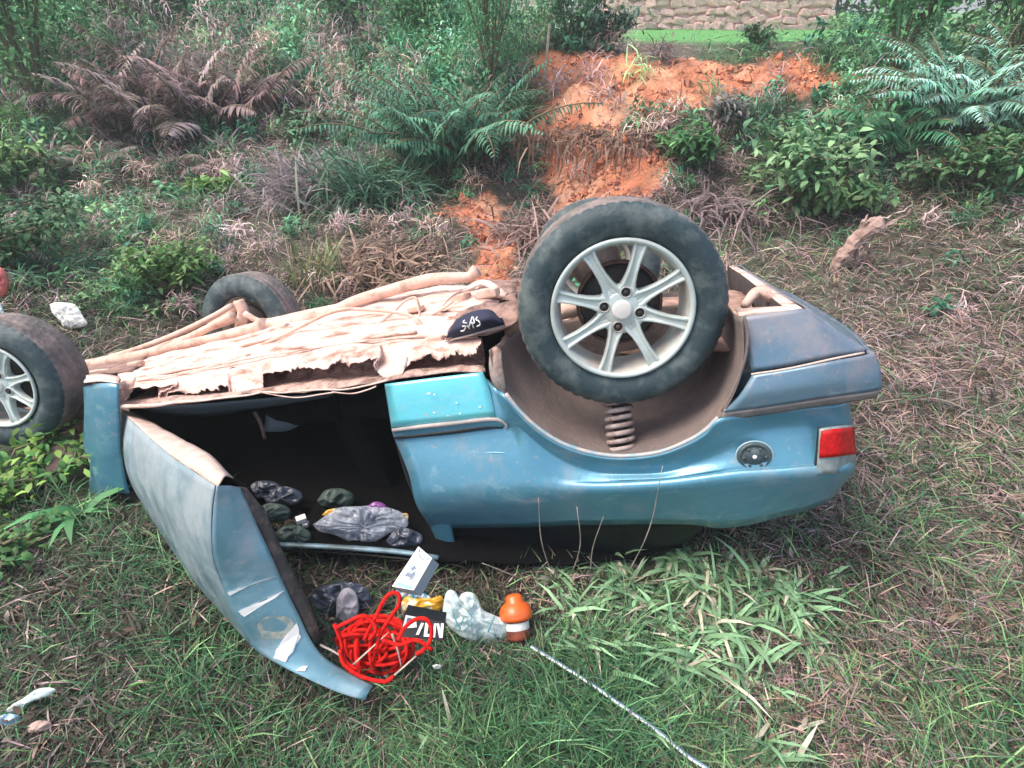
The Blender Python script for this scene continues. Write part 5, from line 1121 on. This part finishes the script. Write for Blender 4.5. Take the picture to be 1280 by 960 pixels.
# clod of red earth beside the bottle
def blob(name, b, r, m, seed=0, sq=(1, 1, .7), rough=.35):
    bm = bmesh.new(); bmesh.ops.create_icosphere(bm, subdivisions=3, radius=1)
    for v in bm.verts:
        q = v.co.copy(); v.co = Vector((q.x*sq[0], q.y*sq[1], q.z*sq[2]))*r*(1+rough*mnoise.noise(q*1.7+Vector((seed, 0, 0)))+rough*.5*mnoise.noise(q*4+Vector((seed, 3, 0))))
    me = bpy.data.meshes.new(name); bm.to_mesh(me); bm.free(); me.materials.append(m); me.polygons.foreach_set('use_smooth', [True]*len(me.polygons))
    o = bpy.data.objects.new(name, me); COL.objects.link(o); o.location = tuple(b); return o
o = blob('earth_clod', H(655, 806)+np.array([0, 0, .008]), .028, mat('red_earth', (.30, .10, .06), .95, var=(.14, .06, .05), vscale=30, bump=.8, bscale=60), 3); tag(o, 'crumbly clod of reddish earth below the orange capped bottle', 'earth clod')
# red rope
def rope():
    b = H(470, 838); L_ = [];  r3 = np.random.default_rng(5)
    s = pxs(b, 1); pts = []
    # piled coils: wandering loops inside an ellipse
    th = 0; 
    for i in range(330):
        th += .42+r3.normal(0, .05); kx = 44*(.55+.45*math.sin(i*.043+1)); kz = 34*(.6+.4*math.sin(i*.061))
        cx = -2+16*math.sin(i*.021); cz = 34+9*math.sin(i*.034+2)
        x = cx+kx*math.cos(th); zz = cz+kz*math.sin(th)*1.05; yy = .03*math.sin(i*.37)+.025*math.cos(i*.9)
        w = Wz(470+x, 838-zz+4, zfor(470+x, 842, .03)*1.0-.02+yy*.8)
        pts.append(w)
    b = localise(pts); b[2] = max(b[2], float(hz(b[0], b[1])))
    tb = tube('red_rope', [p-b for p in pts], .0046, M['redrope'], n=7, sm=4, loc=b); tag(tb, 'tangled heap of bright red rope lying at the foot of the open door', 'rope')
    for pl, zz in (([(455, 800), (470, 770), (484, 745), (497, 742), (499, 755), (488, 772), (476, 792), (470, 812)], 1.40), ([(498, 800), (505, 786), (518, 775), (532, 774), (539, 785), (538, 800), (530, 812), (520, 818)], 1.37), ([(420, 785), (434, 778), (455, 770), (470, 786), (462, 800)], 1.39),
                   ([(425, 812), (430, 830), (450, 845), (480, 852), (492, 845)], 1.39), ([(478, 800), (500, 806), (520, 800), (540, 812)], 1.37), ([(418, 780), (426, 800), (432, 826), (448, 838)], 1.40)):
        tube('rope_loop', [Wz(x, y, zz)-b for x, y in pl], .0050, M['redrope'], tb, n=7, sm=6)
rope()
for i, (pl, lab) in enumerate(((([(400, 806), (420, 816), (440, 832)], [(440, 832), (462, 812), (486, 790)]), 'bent dry straw lying over the left of the red rope'), (([(490, 792), (497, 812), (502, 835)], [(486, 850), (520, 820), (560, 782)]), 'dry straws crossing the right of the red rope'))):
    a = Acc(); P_ = [[Wz(x, y, zfor(468, 842, .03)-.075) for x, y in q] for q in pl]; b = localise([p for q in P_ for p in q])
    for q in P_: V_3, F_3 = tubemesh(cr(np.array(q)-b, 4), [.0034, .0034, .0032, .003, .0028, .0024, .002, .0015, .0008], 5, flat=.35); a.add(V_3, F_3)
    o = a.build('dry_straw', M['palewood'], smooth=True, loc=b); tag(o, lab, 'straw')
# striped cord
def cord():
    px = [(664, 808), (700, 830), (735, 852), (775, 880), (820, 912), (860, 945), (886, 962), (930, 995)]
    P = [Wz(x, y, zfor(x, y, .07)) for x, y in px]; Q = cr(P, 60); b = Q[0].copy(); V, F = tubemesh(Q-b, .0056, 8, flat=.8)
    n_ = len(Q); k = np.arange(n_); r3 = np.random.default_rng(3); c = np.zeros((n_, 3)); i = 0
    while i < n_:
        l = int(r3.integers(8, 22)) if i < .6*n_ else int(r3.integers(3, 14)); c[i:i+l] = (.82, .80, .76); i += l; g = 2; c[i:i+g] = (.03, .09, .14); i += g
    C = np.repeat(c, 8, 0); side = np.tile([0, 0, 0, 0, 0, 1, 1, 0], n_).astype(bool); C[side] = (.12, .22, .30)
    o = mk('striped_cord', V, F, M['cordm'], cols=C, loc=b); tag(o, 'white and blue striped nylon cord running across the grass to the bottom edge', 'cord')
cord()
# things in the door opening
zz = 2.05
zc = lambda x, y, h: (lambda d: (h-EYE)/d[2])(c2w(ray(x, y))-np.array([0, 0, EYE]))
z1 = zc(450, 665, .12)
o, b = crumple('clear_plastic_bag', 'crumpled clear plastic bag full of odds and ends lying in the door opening', 'plastic bag', [(390, 656), (402, 648), (412, 640), (430, 634), (450, 633), (470, 632), (490, 636), (508, 644), (510, 656), (494, 664), (478, 672), (456, 680), (436, 678), (416, 668), (398, 664)], z1, M['clearbag'], .06, .03, seed=8)
crumple('purple_wrapper', 'small purple wrapper on top of the clear bag in the door opening', 'wrapper', [(458, 634), (468, 627), (480, 630), (484, 638), (472, 642), (460, 641)], z1+.0, M['purple'], .03, .006, seed=9)
crumple('orange_wrapper', 'thin orange wrapper strip behind the clear bag', 'wrapper', [(402, 644), (410, 637), (424, 636), (422, 641), (410, 646)], z1, M['yellow'], .02, .004, seed=10)
crumple('yellow_scrap', 'tiny yellow and white scrap right of the clear bag in the opening', 'wrapper', [(498, 648), (503, 642), (510, 643), (509, 651), (502, 655)], zc(504, 648, .13), M['yellow'], .02, .004, seed=11)
a = Acc(); b = Wz(377, 651, zc(377, 651, .12)); a.box((0, 0, .008), .034, .026, .018, R=Matrix.Rotation(.5, 3, 'Z')); a.box((.012, -.004, -.012), .02, .02, .014); o = a.build('white_cube_box', M['whitep'], loc=b, bevel=.002); tag(o, 'tiny bright white box in the dark door opening left of the clear bag', 'box')
for i, (x, y) in enumerate([(340, 640), (355, 620), (365, 668), (330, 612), (420, 622), (505, 672)]):
    lab = ['crumpled dark green plastic heap in the opening behind the door seal', 'dark crumpled cloth at the back of the opening', 'dark green rag beside the tiny white box', 'dull rag highest behind the door edge', 'dark rag behind the clear bag', 'dull green scrap at the right end of the roof rail'][i]
    crumple('dark_rag', lab, 'rag', [(x-24, y+4), (x-12, y-9), (x+6, y-11), (x+22, y-3), (x+20, y+9), (x, y+13), (x-16, y+12)], zc(x, y, .11), [mat('rag_green', (.05, .08, .07), .6, var=(.16, .18, .16), vscale=30, vmix=(.5, .7)), M['darkbag']][i % 2], .05, .02, seed=20+i)
# dark bag with the milky bottle
z2 = zfor(430, 760, .05)
crumple('dark_plastic_bag', 'dark glossy plastic bag behind the open door edge', 'plastic bag', [(388, 750), (396, 736), (412, 730), (436, 728), (456, 734), (464, 748), (460, 766), (440, 776), (416, 778), (398, 770)], z2+.02, M['darkbag'], .06, .022, seed=14)
crumple('milky_bottle', 'milky white plastic bottle on the dark bag above the red rope', 'bottle', [(421, 772), (421, 750), (427, 738), (437, 735), (446, 744), (448, 762), (444, 774), (432, 778)], z2-.03, M['milky'], .05, .002, seed=15)
# litter at the left
b1 = H(85, 398); s1 = zfor(85, 398, .06)
crumple('white_plastic_sheet', 'bright white piece of plastic lying on the slope behind the front wheel', 'plastic sheet', [(62, 381), (70, 378), (88, 379), (96, 383), (104, 396), (109, 405), (96, 410), (80, 409), (74, 400), (66, 392)], s1, M['white'], .06, .01, seed=16)
crumple('red_plastic_piece', 'dull red rounded object cut off by the left edge above the front wheel', 'plastic', [(-18, 335), (-4, 332), (6, 340), (9, 354), (5, 368), (-6, 372), (-20, 364)], zfor(0, 372, .1), M['redthing'], .10, .004, seed=17)
crumple('white_scrap', 'small white scrap at the left edge below the dull red object', 'plastic', [(-14, 378), (-2, 376), (4, 388), (5, 396), (-4, 400), (-16, 396)], zfor(0, 395, .05), M['bag'], .05, .004, seed=18)
crumple('torn_foil', 'torn pale foil strip lying in the grass near the bottom left corner', 'litter', [(4, 892), (14, 882), (30, 872), (46, 862), (62, 859), (70, 862), (60, 870), (42, 876), (28, 884), (12, 900)], zfor(36, 880, .05), M['bag'], .03, .01, seed=19)
crumple('torn_foil', 'small blue and white foil scrap at the left edge near the bottom', 'litter', [(-6, 898), (8, 892), (22, 894), (26, 902), (14, 908), (-4, 906)], zfor(10, 902, .04), M['bluew'], .03, .01, seed=23)
crumple('brown_scrap', 'pinkish brown crumpled scrap right of the foil near the bottom left', 'litter', [(34, 908), (46, 901), (62, 902), (64, 910), (50, 915), (38, 915)], zfor(50, 910, .04), mat('brown_scrap', (.42, .28, .24), .6), .03, .01, seed=24)
crumple('paper_flake', 'tiny white flake in the grass right of the red rope', 'litter', [(540, 832), (546, 830), (552, 832), (549, 836), (543, 836)], zfor(546, 834, .05), M['whitep'], .006, .001, seed=25)
b = H(85, 585)+np.array([0, 0, .02]); o = blob('mud_lump', b, .10, mat('mud_lump', (.13, .09, .08), .9, var=(.22, .15, .12), vscale=12, bump=.7, bscale=30), 9, sq=(1.2, 1, .8)); tag(o, 'rounded lump of brown mud wedged behind the large front wheel', 'mud lump')
b = H(225, 720)+np.array([0, 0, .0]); o = blob('broken_trim', b, .06, M['dark'], 12, sq=(1.4, 1, .35), rough=.6); tag(o, 'dark broken trim piece in the shade left of the open door', 'trim piece')

# ------------------------------------------------------------------ thin bluish-green air over the slope
def haze():
    x0, x1, y0, y1, z0, z1 = -160, 160, -45, 270, -3, 14
    V = [(x, y, z) for z in (z0, z1) for y in (y0, y1) for x in (x0, x1)]
    m = bpy.data.materials.new('haze_air'); m.use_nodes = True; n = m.node_tree; n.nodes.clear()
    o_ = n.nodes.new('ShaderNodeOutputMaterial'); v = n.nodes.new('ShaderNodeVolumePrincipled'); v.inputs['Density'].default_value = .0045
    v.inputs['Color'].default_value = (.93, 1, .97, 1); n.links.new(v.outputs[0], o_.inputs['Volume'])
    o = mk('haze', V, [(0, 2, 3, 1), (4, 5, 7, 6), (0, 1, 5, 4), (2, 6, 7, 3), (0, 4, 6, 2), (1, 3, 7, 5)], m, smooth=False); tag(o, kind='stuff', label='thin pale haze hanging over the slope and the lawn', cat='haze')
haze()
